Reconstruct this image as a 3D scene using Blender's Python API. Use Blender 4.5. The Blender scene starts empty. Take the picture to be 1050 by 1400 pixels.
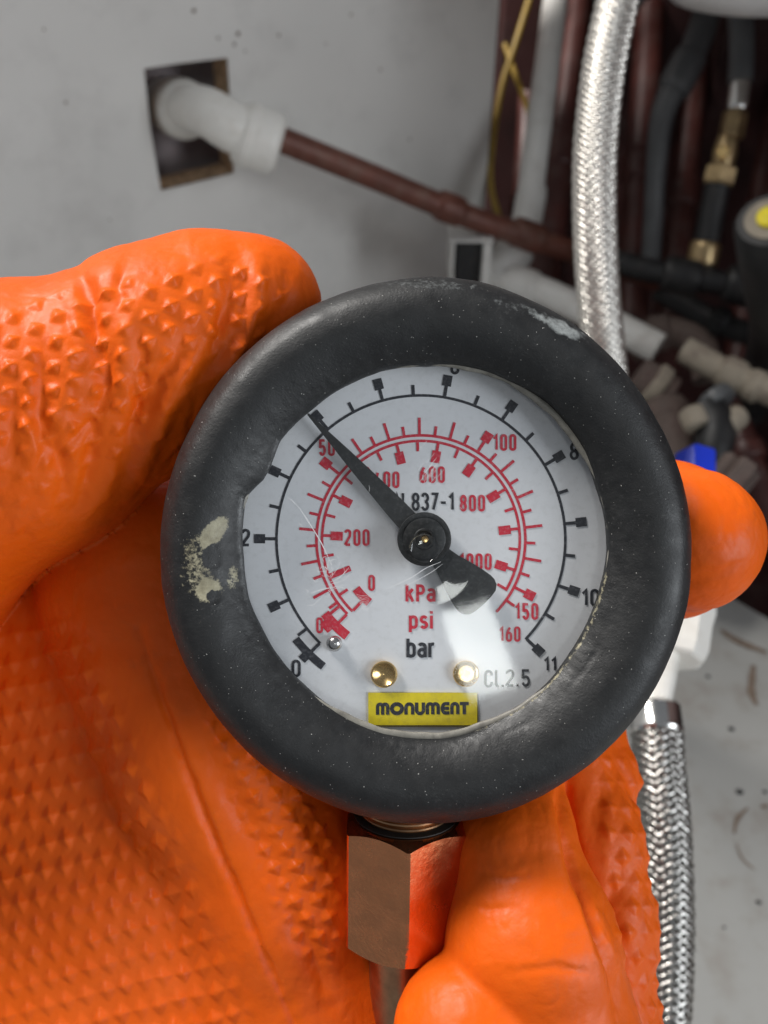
import bpy, bmesh, math, random
import numpy as np
from mathutils import Matrix, Vector

random.seed(4)
S = bpy.context.scene
COL = S.collection
R = math.radians

# ------------------------------------------------------------------ camera
FPX = 1250.0                 # focal length in pixels of a 1050 px wide picture
KU = 0.000104                # one gauge unit in metres (1 px at the dial)
PITCH = 40.0
CAMZ = 0.46
cam_d = bpy.data.cameras.new('camera')
cam = bpy.data.objects.new('camera', cam_d)
COL.objects.link(cam)
cam.location = (0, 0, CAMZ)
cam.rotation_euler = (R(90 - PITCH), 0, 0)
cam_d.sensor_fit = 'HORIZONTAL'
cam_d.sensor_width = 36.0
cam_d.lens = 36.0 * FPX / 1050.0
cam_d.clip_start = 0.005
cam_d.clip_end = 50
cam_d.dof.use_dof = True
cam_d.dof.focus_distance = FPX * KU - 0.003
cam_d.dof.aperture_fstop = 34.0
S.camera = cam
CR = Matrix.Rotation(R(90 - PITCH), 3, 'X')
CL = Vector((0, 0, CAMZ))
CRN = np.array(CR)
CLN = np.array(CL)

# ------------------------------------------------------------------ world and lamps
W = bpy.data.worlds.new('World')
S.world = W
W.use_nodes = True
W.node_tree.nodes['Background'].inputs[0].default_value = (0.55, 0.58, 0.62, 1)
W.node_tree.nodes['Background'].inputs[1].default_value = 0.21


def lamp(name, loc, target, sx, sy, power, col, roll=0.0):
    d = bpy.data.lights.new(name, 'AREA')
    d.shape = 'RECTANGLE'
    d.size = sx
    d.size_y = sy
    d.energy = power
    d.color = col
    o = bpy.data.objects.new(name, d)
    COL.objects.link(o)
    o.location = loc
    v = Vector(target) - Vector(loc)
    q = v.to_track_quat('-Z', 'Y')
    o.rotation_euler = (q.to_matrix() @ Matrix.Rotation(R(roll), 3, 'Z')).to_euler()
    return o


def camdir(x, y, z):
    return CR @ Vector((x, y, z))


GP = CL + camdir(0, 0, -FPX * KU)           # the spot where the gauge is held
lamp('ceiling_lamp', GP + camdir(-0.58, 0.88, 0.24) * 1.25, GP, 0.46, 0.46, 24.5, (1.0, 0.965, 0.92))
lamp('room_window', GP + camdir(1.72, -0.28, 1.05), GP, 1.1, 1.1, 19.0, (0.90, 0.955, 1.0))
lamp('window_gap', GP + camdir(0.204, -0.306, 1.5), GP, 0.120, 0.215, 0.78, (0.96, 1.0, 0.97), roll=14)

S.view_settings.view_transform = 'Standard'
S.view_settings.look = 'None'
S.view_settings.exposure = 0.6
S.view_settings.gamma = 1.0
S.view_settings.use_curve_mapping = False
S.cycles.use_denoising = True
S.cycles.max_bounces = 6
S.cycles.transparent_max_bounces = 12


# ------------------------------------------------------------------ helpers
def wp(px, py, depth):
    """world point seen at a pixel of the 1050x1400 picture, at a depth in metres"""
    return CL + CR @ Vector(((px - 525) / FPX * depth, (700 - py) / FPX * depth, -depth))


def wray(px, py):
    return CR @ Vector(((px - 525) / FPX, (700 - py) / FPX, -1.0))


def U(px, py, z=0.0):
    """gauge-frame point (units) at a pixel; z units in front of the dial plane"""
    s = (FPX - z) / FPX
    return np.array([(px - 525) * s, (700 - py) * s, z])


def U3(v):
    """units -> offset in metres inside the frame of the gauge root"""
    return Vector((v[0] * KU, v[1] * KU, v[2] * KU))


def tag(o, label=None, cat=None, group=None, kind=None):
    if label: o['label'] = label
    if cat: o['category'] = cat
    if group: o['group'] = group
    if kind: o['kind'] = kind
    return o


def empty(name, loc=(0, 0, 0), rot=None):
    o = bpy.data.objects.new(name, None)
    o.empty_display_size = 0.01
    COL.objects.link(o)
    o.location = loc
    if rot is not None:
        o.rotation_euler = rot
    return o


def link(name, me, mat, parent=None, smooth=False):
    if mat is not None and not me.materials:
        me.materials.append(mat)
    if smooth:
        me.polygons.foreach_set('use_smooth', [True] * len(me.polygons))
    o = bpy.data.objects.new(name, me)
    COL.objects.link(o)
    if parent is not None:
        o.parent = parent
    return o


def mesh(name, verts, faces, mat, parent=None, smooth=False):
    me = bpy.data.meshes.new(name)
    me.from_pydata([tuple(v) for v in verts], [], [tuple(f) for f in faces])
    me.update()
    return link(name, me, mat, parent, smooth)


def from_bm(name, bm, mat, parent=None, smooth=False):
    bmesh.ops.recalc_face_normals(bm, faces=bm.faces)
    me = bpy.data.meshes.new(name)
    bm.to_mesh(me)
    bm.free()
    return link(name, me, mat, parent, smooth)


def sharp(o, deg=35):
    m = o.modifiers.new('edge_split', 'EDGE_SPLIT')
    m.split_angle = R(deg)
    return o


def bevel(o, w, seg=2):
    m = o.modifiers.new('bevel', 'BEVEL')
    m.width = w
    m.segments = seg
    m.limit_method = 'ANGLE'
    m.angle_limit = R(40)
    return o


def catmull(pts, per=10):
    P = [np.array(p, float) for p in pts]
    if len(P) == 2:
        return [P[0] + (P[1] - P[0]) * t for t in np.linspace(0, 1, per + 1)]
    P = [2 * P[0] - P[1]] + P + [2 * P[-1] - P[-2]]
    out = []
    for i in range(1, len(P) - 2):
        a, b, c, d = P[i - 1], P[i], P[i + 1], P[i + 2]
        for k in range(per):
            t = k / per
            out.append(0.5 * ((2 * b) + (c - a) * t + (2 * a - 5 * b + 4 * c - d) * t * t + (3 * b - a - 3 * c + d) * t ** 3))
    out.append(P[-2])
    return out


def frames(pts):
    n = len(pts)
    T = []
    for i in range(n):
        t = pts[min(i + 1, n - 1)] - pts[max(i - 1, 0)]
        T.append(t / max(np.linalg.norm(t), 1e-12))
    ref = np.array([0, 0, 1.0]) if abs(T[0][2]) < 0.9 else np.array([1.0, 0, 0])
    N = np.cross(T[0], ref); N /= np.linalg.norm(N)
    fr = []
    for t in T:
        N = N - t * np.dot(N, t)
        N /= np.linalg.norm(N)
        fr.append((t, N, np.cross(t, N)))
    return fr


def tube_data(pts, rad, seg=20, cap=True):
    """pts already dense; rad scalar or list"""
    n = len(pts)
    if np.isscalar(rad):
        rad = [rad] * n
    fr = frames(pts)
    V, F = [], []
    for i in range(n):
        t, a, b = fr[i]
        for j in range(seg):
            th = 2 * math.pi * j / seg
            V.append(pts[i] + rad[i] * (math.cos(th) * a + math.sin(th) * b))
    for i in range(n - 1):
        for j in range(seg):
            k = (j + 1) % seg
            F.append((i * seg + j, i * seg + k, (i + 1) * seg + k, (i + 1) * seg + j))
    if cap:
        F.append(tuple(reversed(range(seg))))
        F.append(tuple((n - 1) * seg + j for j in range(seg)))
    return V, F


def tube(name, ctrl, rad, mat, parent=None, per=10, seg=20, cap=True, raw=False):
    pts = [np.array(p, float) for p in ctrl] if raw else catmull(ctrl, per)
    if not np.isscalar(rad) and not raw:
        rad = list(np.interp(np.linspace(0, 1, len(pts)), np.linspace(0, 1, len(rad)), rad))
    V, F = tube_data(pts, rad, seg, cap)
    o = mesh(name, V, F, mat, parent, smooth=True)
    return sharp(o, 50)


def lathe_on(name, p0, p1, prof, mat, parent=None, seg=32, phase=0.0):
    """prof: list of (distance along axis 0..1 or metres, radius); axis p0->p1, metres from p0"""
    p0 = np.array(p0, float); p1 = np.array(p1, float)
    t = p1 - p0; t /= np.linalg.norm(t)
    ref = np.array([0, 0, 1.0]) if abs(t[2]) < 0.9 else np.array([1.0, 0, 0])
    a = np.cross(t, ref); a /= np.linalg.norm(a)
    b = np.cross(t, a)
    V, F = [], []
    for (h, r) in prof:
        for j in range(seg):
            th = 2 * math.pi * j / seg + phase
            V.append(p0 + t * h + max(r, 1e-6) * (math.cos(th) * a + math.sin(th) * b))
    n = len(prof)
    for i in range(n - 1):
        for j in range(seg):
            k = (j + 1) % seg
            F.append((i * seg + j, i * seg + k, (i + 1) * seg + k, (i + 1) * seg + j))
    F.append(tuple(reversed(range(seg))))
    F.append(tuple((n - 1) * seg + j for j in range(seg)))
    o = mesh(name, V, F, mat, parent, smooth=seg > 8)
    return sharp(o, 35)


# ------------------------------------------------------------------ numpy noise
def _h(ix, iy, iz):
    n = (ix * 374761393 + iy * 668265263 + iz * 2147483647) & 0x7fffffff
    n = ((n ^ (n >> 13)) * 1274126177) & 0x7fffffff
    n = n ^ (n >> 16)
    return (n & 0xffff) / 65535.0


def vnoise(p, f=1.0, oct=1):
    out = np.zeros(len(p)); amp = 1.0; tot = 0
    for o in range(oct):
        q = p * f + 17.3 * o + 1000.0
        i = np.floor(q).astype(np.int64); t = q - i
        t = t * t * (3 - 2 * t)
        x, y, z = i[:, 0], i[:, 1], i[:, 2]
        tx, ty, tz = t[:, 0], t[:, 1], t[:, 2]
        def L(a, b, w): return a + (b - a) * w
        c = L(L(L(_h(x, y, z), _h(x + 1, y, z), tx), L(_h(x, y + 1, z), _h(x + 1, y + 1, z), tx), ty),
              L(L(_h(x, y, z + 1), _h(x + 1, y, z + 1), tx), L(_h(x, y + 1, z + 1), _h(x + 1, y + 1, z + 1), tx), ty), tz)
        out += amp * (c * 2 - 1); tot += amp
        amp *= 0.5; f *= 2.03
    return out / tot


def sstep(a, b, x):
    t = np.clip((x - a) / (b - a), 0, 1)
    return t * t * (3 - 2 * t)


# ------------------------------------------------------------------ materials
class NT:
    def __init__(s, name):
        s.m = bpy.data.materials.new(name)
        s.m.use_nodes = True
        s.t = s.m.node_tree
        s.b = s.t.nodes['Principled BSDF']
        s.out = s.t.nodes['Material Output']

    def n(s, typ, **kw):
        nd = s.t.nodes.new(typ)
        for k, v in kw.items():
            if k.startswith('i_'):
                nd.inputs[k[2:].replace('_', ' ')].default_value = v
            else:
                setattr(nd, k, v)
        return nd

    def l(s, a, b):
        s.t.links.new(a, b)

    def coord(s, kind='Object'):
        return s.n('ShaderNodeTexCoord').outputs[kind]

    def noise(s, scale, detail=4, rough=0.55, vec=None):
        nd = s.n('ShaderNodeTexNoise')
        nd.inputs['Scale'].default_value = scale
        nd.inputs['Detail'].default_value = detail
        nd.inputs['Roughness'].default_value = rough
        s.l(vec if vec is not None else s.coord(), nd.inputs['Vector'])
        return nd.outputs['Fac']

    def ramp(s, fac, stops):
        nd = s.n('ShaderNodeValToRGB')
        e = nd.color_ramp.elements
        while len(e) < len(stops):
            e.new(0.5)
        for i, (p, c) in enumerate(stops):
            e[i].position = p
            e[i].color = c if len(c) == 4 else (*c, 1)
        s.l(fac, nd.inputs['Fac'])
        return nd.outputs['Color']

    def mix(s, fac, a, b):
        nd = s.n('ShaderNodeMix', data_type='RGBA')
        for v, sk in ((fac, nd.inputs[0]), (a, nd.inputs[6]), (b, nd.inputs[7])):
            if hasattr(v, 'is_output'):
                s.l(v, sk)
            elif isinstance(v, (int, float)):
                sk.default_value = v
            else:
                sk.default_value = (*v, 1) if len(v) == 3 else v
        return nd.outputs[2]

    def bump(s, h, strength, dist, prev=None):
        nd = s.n('ShaderNodeBump')
        nd.inputs['Strength'].default_value = strength
        nd.inputs['Distance'].default_value = dist
        s.l(h, nd.inputs['Height'])
        if prev is not None:
            s.l(prev, nd.inputs['Normal'])
        s.l(nd.outputs['Normal'], s.b.inputs['Normal'])
        return nd.outputs['Normal']


def pmat(name, col, rough=0.5, metal=0.0, spec=0.5, var=0.12, scale=300, bump=0.0, bscale=None, dirt=None, dirt_scale=40, dirt_amt=0.5):
    m = NT(name)
    f = m.noise(scale, 5)
    c = m.ramp(f, [(0.25, tuple(x * (1 - var) for x in col)), (0.75, tuple(min(1, x * (1 + var)) for x in col))])
    if dirt:
        g = m.noise(dirt_scale, 6, 0.65)
        k = m.ramp(g, [(0.5, (0, 0, 0)), (0.72, (dirt_amt,) * 3)])
        c = m.mix(k, c, dirt)
    m.l(c, m.b.inputs['Base Color'])
    m.b.inputs['Metallic'].default_value = metal
    m.b.inputs['Specular IOR Level'].default_value = spec
    r = m.ramp(m.noise(scale * 0.6, 4), [(0.3, (max(0, rough - 0.08),) * 3), (0.7, (min(1, rough + 0.08),) * 3)])
    m.l(r, m.b.inputs['Roughness'])
    if bump:
        m.bump(m.noise(bscale or scale * 2, 4), bump, 0.0005)
    return m.m


M = {}
# orange glove
g = NT('orange_glove')
f1 = g.noise(55, 4)
c = g.ramp(f1, [(0.3, (0.74, 0.103, 0.0028)), (0.7, (0.84, 0.128, 0.0048))])
k = g.ramp(g.noise(190, 6, 0.7), [(0.58, (0, 0, 0)), (0.78, (0.40, 0.40, 0.40))])
c = g.mix(k, c, (0.62, 0.13, 0.03))
k = g.ramp(g.noise(28, 5, 0.6), [(0.52, (0, 0, 0)), (0.75, (0.25, 0.25, 0.25))])
c = g.mix(k, c, (0.72, 0.16, 0.05))
k = g.ramp(g.noise(85, 8, 0.75), [(0.56, (0, 0, 0)), (0.72, (0.22, 0.22, 0.22))])
c = g.mix(k, c, (0.42, 0.085, 0.02))
g.l(c, g.b.inputs['Base Color'])
g.l(g.ramp(g.noise(320, 4), [(0.3, (0.40,) * 3), (0.7, (0.56,) * 3)]), g.b.inputs['Roughness'])
g.b.inputs['Specular IOR Level'].default_value = 0.25
g.b.inputs['Subsurface Weight'].default_value = 0.06
g.b.inputs['Subsurface Radius'].default_value = (1.0, 0.25, 0.05)
g.b.inputs['Subsurface Scale'].default_value = 0.0012
nb = g.bump(g.noise(1400, 4, 0.6), 0.10, 0.0003)
g.bump(g.noise(330, 3, 0.5), 0.22, 0.0007, nb)
M['glove'] = g.m

# black rubber boot with wear attribute
g = NT('black_rubber')
att = g.n('ShaderNodeAttribute', attribute_name='wear').outputs['Fac']
att2 = g.n('ShaderNodeAttribute', attribute_name='chalk').outputs['Fac']
base = g.ramp(g.noise(260, 6, 0.7), [(0.3, (0.006, 0.0063, 0.007)), (0.75, (0.014, 0.0148, 0.016))])
dust = g.ramp(g.noise(1700, 4, 0.75), [(0.57, (0, 0, 0)), (0.72, (0.55,) * 3)])
big = g.ramp(g.noise(70, 4, 0.6), [(0.45, (0.10,) * 3), (0.70, (0.85,) * 3)])
mu = g.n('ShaderNodeMath', operation='MULTIPLY'); g.l(dust, mu.inputs[0]); g.l(big, mu.inputs[1])
c = g.mix(mu.outputs[0], base, (0.10, 0.10, 0.10))
spk = g.ramp(g.noise(3600, 1, 0.3), [(0.775, (0, 0, 0)), (0.80, (0.75,) * 3)])
c = g.mix(spk, c, (0.5, 0.49, 0.46))
def torn(att_, lo, hi, sc1):
    ad = g.n('ShaderNodeMath', operation='MULTIPLY_ADD')
    g.l(g.noise(sc1, 6, 0.75), ad.inputs[0]); ad.inputs[1].default_value = 1.1; ad.inputs[2].default_value = -0.55
    sm_ = g.n('ShaderNodeMath', operation='ADD'); g.l(att_, sm_.inputs[0]); g.l(ad.outputs[0], sm_.inputs[1])
    ml = g.n('ShaderNodeMath', operation='MULTIPLY'); g.l(g.ramp(sm_.outputs[0], [(lo, (0, 0, 0)), (hi, (1, 1, 1))]), ml.inputs[0])
    st = g.ramp(att_, [(0.0, (0, 0, 0)), (0.25, (1, 1, 1))]); g.l(st, ml.inputs[1])
    return ml.outputs[0]
att = torn(att, 0.46, 0.62, 1300)
att2 = torn(att2, 0.25, 0.95, 1300)
c = g.mix(att2, c, (0.30, 0.32, 0.32))
crm = g.ramp(g.noise(500, 5, 0.7), [(0.3, (0.20, 0.175, 0.11)), (0.7, (0.44, 0.405, 0.28))])
c = g.mix(att, c, crm)
g.l(c, g.b.inputs['Base Color'])
g.l(g.ramp(g.noise(420, 5), [(0.3, (0.42,) * 3), (0.7, (0.60,) * 3)]), g.b.inputs['Roughness'])
g.b.inputs['Specular IOR Level'].default_value = 0.5
nb = g.bump(g.noise(1100, 5, 0.7), 0.13, 0.0004)
g.bump(g.noise(3200, 3, 0.6), 0.22, 0.0002, nb)
M['rubber'] = g.m

M['dial'] = pmat('dial_white', (0.78, 0.79, 0.81), 0.45, var=0.03, scale=120, dirt=(0.50, 0.50, 0.49), dirt_scale=900, dirt_amt=0.25)
M['ink'] = pmat('black_ink', (0.018, 0.02, 0.028), 0.5, var=0.2, scale=1500, dirt=(0.25, 0.25, 0.27), dirt_scale=2600, dirt_amt=0.35)
M['red'] = pmat('red_ink', (0.62, 0.018, 0.045), 0.5, var=0.12, scale=1500, dirt=(0.68, 0.35, 0.38), dirt_scale=2600, dirt_amt=0.45)
M['needle'] = pmat('needle_black', (0.022, 0.024, 0.025), 0.5, var=0.35, scale=1100, dirt=(0.09, 0.09, 0.09), dirt_scale=2300, dirt_amt=0.5)
M['brass'] = pmat('brass', (0.80, 0.55, 0.24), 0.26, 1.0, var=0.12, scale=900)
M['steel'] = pmat('steel', (0.62, 0.61, 0.60), 0.22, 1.0, var=0.1, scale=900)
M['nut'] = pmat('copper_brass_glove_tint', (0.80, 0.34, 0.16), 0.22, 1.0, var=0.06, scale=400, bump=0.08, bscale=1500, dirt=(0.60, 0.26, 0.14), dirt_scale=250, dirt_amt=0.4)  # base reddened to stand in for the glove's reflection on the nut
M['thread'] = pmat('dark_brass_thread', (0.46, 0.28, 0.16), 0.38, 1.0, var=0.2, scale=500)
M['yellow'] = pmat('yellow_plate', (0.82, 0.66, 0.012), 0.5, var=0.08, scale=900, dirt=(0.55, 0.42, 0.05), dirt_scale=1500, dirt_amt=0.5)
M['plate_shadow_brown'] = pmat('plate_shadow_brown', (0.13, 0.10, 0.03), 0.6)
M['bezel'] = pmat('bezel_cream', (0.20, 0.19, 0.165), 0.5, var=0.3, scale=700, dirt=(0.10, 0.09, 0.08), dirt_scale=600, dirt_amt=0.8)
M['case'] = pmat('case_black', (0.02, 0.02, 0.02), 0.6)
M['scratch'] = pmat('scratched_plastic', (0.75, 0.75, 0.76), 0.35, var=0.05)

g = NT('clear_lens')
g.t.nodes.remove(g.b)
tr = g.n('ShaderNodeBsdfTransparent'); tr.inputs[0].default_value = (0.97, 0.975, 0.98, 1)
gl = g.n('ShaderNodeBsdfGlossy'); gl.inputs['Roughness'].default_value = 0.05
fr = g.n('ShaderNodeFresnel'); fr.inputs['IOR'].default_value = 1.52
mx = g.n('ShaderNodeMixShader')
bp = g.n('ShaderNodeBump'); bp.inputs['Strength'].default_value = 0.014; bp.inputs['Distance'].default_value = 0.0008
g.l(g.noise(150, 2), bp.inputs['Height'])
g.l(bp.outputs[0], gl.inputs['Normal'])
g.l(fr.outputs[0], mx.inputs[0]); g.l(tr.outputs[0], mx.inputs[1]); g.l(gl.outputs[0], mx.inputs[2])
g.l(mx.outputs[0], g.out.inputs[0])
M['lens'] = g.m

# setting
M['panel'] = pmat('grey_board', (0.74, 0.72, 0.69), 0.6, var=0.05, scale=9, dirt=(0.48, 0.46, 0.44), dirt_scale=30, dirt_amt=0.3, bump=0.05, bscale=600)
M['chip'] = pmat('chipboard_edge', (0.55, 0.38, 0.24), 0.9, var=0.5, scale=260, bump=0.8, bscale=500, dirt=(0.18, 0.11, 0.07), dirt_scale=120, dirt_amt=0.6)
M['void'] = pmat('cavity_wall', (0.46, 0.40, 0.41), 0.9, var=0.3, scale=30)
M['floor'] = pmat('cabinet_base', (0.40, 0.40, 0.385), 0.5, var=0.05, scale=14, dirt=(0.22, 0.17, 0.13), dirt_scale=34, dirt_amt=0.45, bump=0.05, bscale=500)
M['stain'] = pmat('rust_stain', (0.20, 0.15, 0.115), 0.7, var=0.3, scale=200)
M['maroon'] = pmat('maroon_wall', (0.050, 0.017, 0.016), 0.65, var=0.45, scale=22, dirt=(0.10, 0.075, 0.07), dirt_scale=28, dirt_amt=0.45, bump=0.3, bscale=120)
M['maroon_pipe'] = pmat('maroon_pipe', (0.075, 0.022, 0.018), 0.45, var=0.4, scale=45, dirt=(0.12, 0.09, 0.08), dirt_scale=60, dirt_amt=0.5)
M['copper'] = pmat('painted_copper', (0.13, 0.043, 0.028), 0.5, 0.15, var=0.35, scale=60, dirt=(0.20, 0.13, 0.10), dirt_scale=70, dirt_amt=0.6)
M['white_plastic'] = pmat('white_plastic', (0.86, 0.84, 0.79), 0.35, var=0.05, scale=60, dirt=(0.45, 0.40, 0.33), dirt_scale=60, dirt_amt=0.35)
M['white_pipe'] = pmat('white_pipe', (0.66, 0.65, 0.62), 0.4, var=0.06, scale=40, dirt=(0.35, 0.31, 0.27), dirt_scale=50, dirt_amt=0.4)
M['sink'] = pmat('sink_white', (0.72, 0.70, 0.69), 0.25, var=0.03, scale=20)
M['cable'] = pmat('yellow_cable', (0.26, 0.165, 0.02), 0.5, var=0.2, scale=80)
M['braid'] = pmat('steel_braid', (0.74, 0.71, 0.66), 0.36, 1.0, var=0.12, scale=500)
M['braid_shaded'] = pmat('steel_braid_shaded', (0.38, 0.37, 0.35), 0.30, 1.0, var=0.15, scale=500)  # darkened copy of the steel braid; lower hose's shade is in this colour
M['hose_core'] = pmat('hose_core', (0.05, 0.05, 0.048), 0.6)
M['chrome'] = pmat('chrome_ferrule', (0.72, 0.71, 0.69), 0.18, 1.0, var=0.06, scale=200)
M['grey_hose'] = pmat('grey_hose', (0.10, 0.105, 0.11), 0.45, var=0.2, scale=60)
M['black'] = pmat('black_plastic', (0.012, 0.012, 0.013), 0.5, var=0.3, scale=60, dirt=(0.06, 0.055, 0.05), dirt_scale=70, dirt_amt=0.5)
M['beige'] = pmat('dusty_beige', (0.30, 0.26, 0.205), 0.8, var=0.25, scale=60, dirt=(0.10, 0.07, 0.06), dirt_scale=55, dirt_amt=0.8, bump=0.4, bscale=150)
M['old_brass'] = pmat('old_brass', (0.50, 0.37, 0.20), 0.36, 0.9, var=0.25, scale=90, dirt=(0.16, 0.11, 0.07), dirt_scale=120, dirt_amt=0.6)
M['blue'] = pmat('blue_plastic', (0.012, 0.045, 0.62), 0.32, var=0.1, scale=60)
M['yellow_foam'] = pmat('yellow_insert', (0.75, 0.62, 0.02), 0.6)
M['tan'] = pmat('tan_card', (0.12, 0.088, 0.076), 0.8, var=0.35, scale=70, dirt=(0.05, 0.02, 0.018), dirt_scale=60, dirt_amt=0.7)

# ------------------------------------------------------------------ the setting: cabinet
PD = Vector((math.sin(R(58.6)), math.cos(R(58.6)), 0))      # direction along the side panel
PN = Vector((PD.y, -PD.x, 0))                               # its face normal, to the camera
P0 = wp(258, 170, 0.60)


def on_panel(px, py):
    d = wray(px, py)
    t = (P0 - CL).dot(PN) / d.dot(PN)
    p = CL + d * t
    return (p - P0).dot(PD), p.z


def on_floor(px, py, z=0.0):
    d = wray(px, py)
    t = (z - CL.z) / d.z
    return CL + d * t


def P3(s, z, back=0.0):
    return P0 + PD * s + Vector((0, 0, z - P0.z)) - PN * back


edge_s = on_panel(672, 150)[0]
hole = [on_panel(*p) for p in [(197, 94), (250, 86), (311, 79), (316, 160), (320, 237), (270, 249), (220, 261), (205, 172)]]
outer_l, outer_t = -0.55, 0.95
sm = hole[1][0]; zm = hole[3][1]
outer = [(outer_l, outer_t), (sm, outer_t), (edge_s, outer_t), (edge_s, zm), (edge_s, 0.0), (sm, 0.0), (outer_l, 0.0), (outer_l, zm)]
V, F = [], []
TH = 0.022
for back in (0, TH):
    V += [P3(s, z, back) for s, z in outer] + [P3(s, z, back) for s, z in hole]
for i in range(8):
    j = (i + 1) % 8
    F.append((i, j, 8 + j, 8 + i))
    F.append((16 + i, 24 + i, 24 + j, 16 + j))
    F.append((i, 16 + i, 16 + j, j))
panel = tag(mesh('cabinet_side_panel', V, F, M['panel']), 'grey painted cabinet side board with a square hole', None, None, 'structure')
# broken chipboard lining of the cut-out, slightly inside the hole
V, F = [], []
hc = (sum(h[0] for h in hole) / 8, sum(h[1] for h in hole) / 8)
rng = random.Random(2)
N = 48
ring = []
for i in range(N):
    a = i / N * 8
    i0 = int(a) % 8; i1 = (i0 + 1) % 8; t = a - int(a)
    ring.append((hole[i0][0] * (1 - t) + hole[i1][0] * t, hole[i0][1] * (1 - t) + hole[i1][1] * t))
for lev, (back, jit) in enumerate([(0.0005, 0.0003), (0.006, 0.0012), (0.012, 0.0016), (TH + 0.001, 0.001)]):
    for (s, z) in ring:
        k = 1 - 0.012 - rng.random() * jit * 14
        V.append(P3(hc[0] + (s - hc[0]) * k, hc[1] + (z - hc[1]) * k, back))
for l in range(3):
    for i in range(N):
        j = (i + 1) % N
        F.append((l * N + i, l * N + j, (l + 1) * N + j, (l + 1) * N + i))
mesh('cut_edge', V, F, M['chip'], panel)
# dark cavity behind the hole
b0, b1 = 0.10, 0.0
cv = [P3(hc[0] - 0.16, hc[1] - 0.16, 0.065), P3(hc[0] + 0.16, hc[1] - 0.16, 0.065), P3(hc[0] + 0.16, hc[1] + 0.16, 0.065), P3(hc[0] - 0.16, hc[1] + 0.16, 0.065),
      P3(hc[0] - 0.16, hc[1] - 0.16, TH + .002), P3(hc[0] + 0.16, hc[1] - 0.16, TH + .002), P3(hc[0] + 0.16, hc[1] + 0.16, TH + .002), P3(hc[0] - 0.16, hc[1] + 0.16, TH + .002)]
mesh('cavity', cv, [(0, 1, 2, 3), (0, 4, 5, 1), (1, 5, 6, 2), (2, 6, 7, 3), (3, 7, 4, 0)], M['void'], panel)

rsp = random.Random(5)
for (x, y, r) in [(265, 15, .0013), (320, 60, .0011), (325, 46, .0016), (381, 48, .0011), (298, 52, .0009), (335, 70, .0008), (520, 95, .0010), (445, 60, .0007), (90, 140, .0009), (60, 40, .0007), (480, 20, .0009), (150, 300, .0008), (560, 190, .0009)]:
    s_, z_ = on_panel(x, y)
    n_ = 9
    ring_ = [(s_ + r * (0.7 + .6 * rsp.random()) * math.cos(2 * math.pi * i / n_), z_ + r * (0.7 + .6 * rsp.random()) * math.sin(2 * math.pi * i / n_)) for i in range(n_)]
    V = [P3(a_, b_, -0.0002) for a_, b_ in ring_] + [P3(s_, z_, -0.0004)]
    mesh('dirt_speck', V, [(i, (i + 1) % n_, n_) for i in range(n_)], M['stain'], panel)
BY = 0.88
bw = mesh('back_wall', [(-0.7, BY, -0.25), (1.3, BY, -0.25), (1.3, BY, 1.0), (-0.7, BY, 1.0), (-0.7, BY + .03, -0.25), (1.3, BY + .03, -0.25), (1.3, BY + .03, 1.0), (-0.7, BY + .03, 1.0)],
          [(0, 1, 2, 3), (4, 7, 6, 5), (0, 4, 5, 1), (1, 5, 6, 2), (2, 6, 7, 3), (3, 7, 4, 0)], M['maroon'])
tag(bw, 'dark maroon wall behind the pipes', None, None, 'structure')
# raised boards on the maroon wall
for x0, x1, d in [(0.10, 0.165, .012), (0.29, 0.36, .02), (0.37, 0.41, .012), (0.50, 0.57, .02), (0.60, 0.70, .012)]:
    bm = bmesh.new()
    bmesh.ops.create_cube(bm, size=1)
    for v in bm.verts:
        v.co = Vector(((x0 + x1) / 2 + v.co.x * (x1 - x0), BY - d / 2 - 0.001 + v.co.y * d, 0.375 + v.co.z * 1.24))
    bevel(from_bm('wall_board', bm, M['maroon'], bw), 0.003)
# right hand side wall, dark
sw = mesh('cabinet_far_side', [(0.78, -0.1, -0.25), (0.78, BY, -0.25), (0.78, BY, 1.0), (0.78, -0.1, 1.0), (0.80, -0.1, -0.25), (0.80, BY, -0.25), (0.80, BY, 1.0), (0.80, -0.1, 1.0)],
          [(0, 1, 2, 3), (4, 7, 6, 5), (0, 4, 5, 1), (1, 5, 6, 2), (2, 6, 7, 3), (3, 7, 4, 0)], M['maroon'])
tag(sw, 'dark maroon side wall beyond the pipes', None, None, 'structure')
lf = mesh('sub_floor', [(-0.9, -0.6, -0.2), (1.3, -0.6, -0.2), (1.3, BY, -0.2), (-0.9, BY, -0.2)], [(0, 1, 2, 3)], M['maroon'])
tag(lf, 'dark floor below the cabinet base', None, None, 'structure')

# cabinet base board: back edge falls to the right as in the photograph
e0 = on_floor(940, 782); e1 = on_floor(1060, 852)
ed = (e1 - e0).normalized()
poly = [e0 - ed * 0.30, e0, e1, e1 + ed * 0.5, Vector((0.77, -0.45, 0)), Vector((-0.9, -0.45, 0)), Vector((-0.9, 0.25, 0))]
bm = bmesh.new()
top = [bm.verts.new((p.x, p.y, 0.0)) for p in poly]
bot = [bm.verts.new((p.x, p.y, -0.018)) for p in poly]
bm.faces.new(top); bm.faces.new(list(reversed(bot)))
for i in range(len(poly)):
    j = (i + 1) % len(poly)
    bm.faces.new((top[i], bot[i], bot[j], top[j]))
floor = tag(from_bm('cabinet_floor', bm, M['floor']), 'stained grey cabinet base board', None, None, 'structure')


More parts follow.
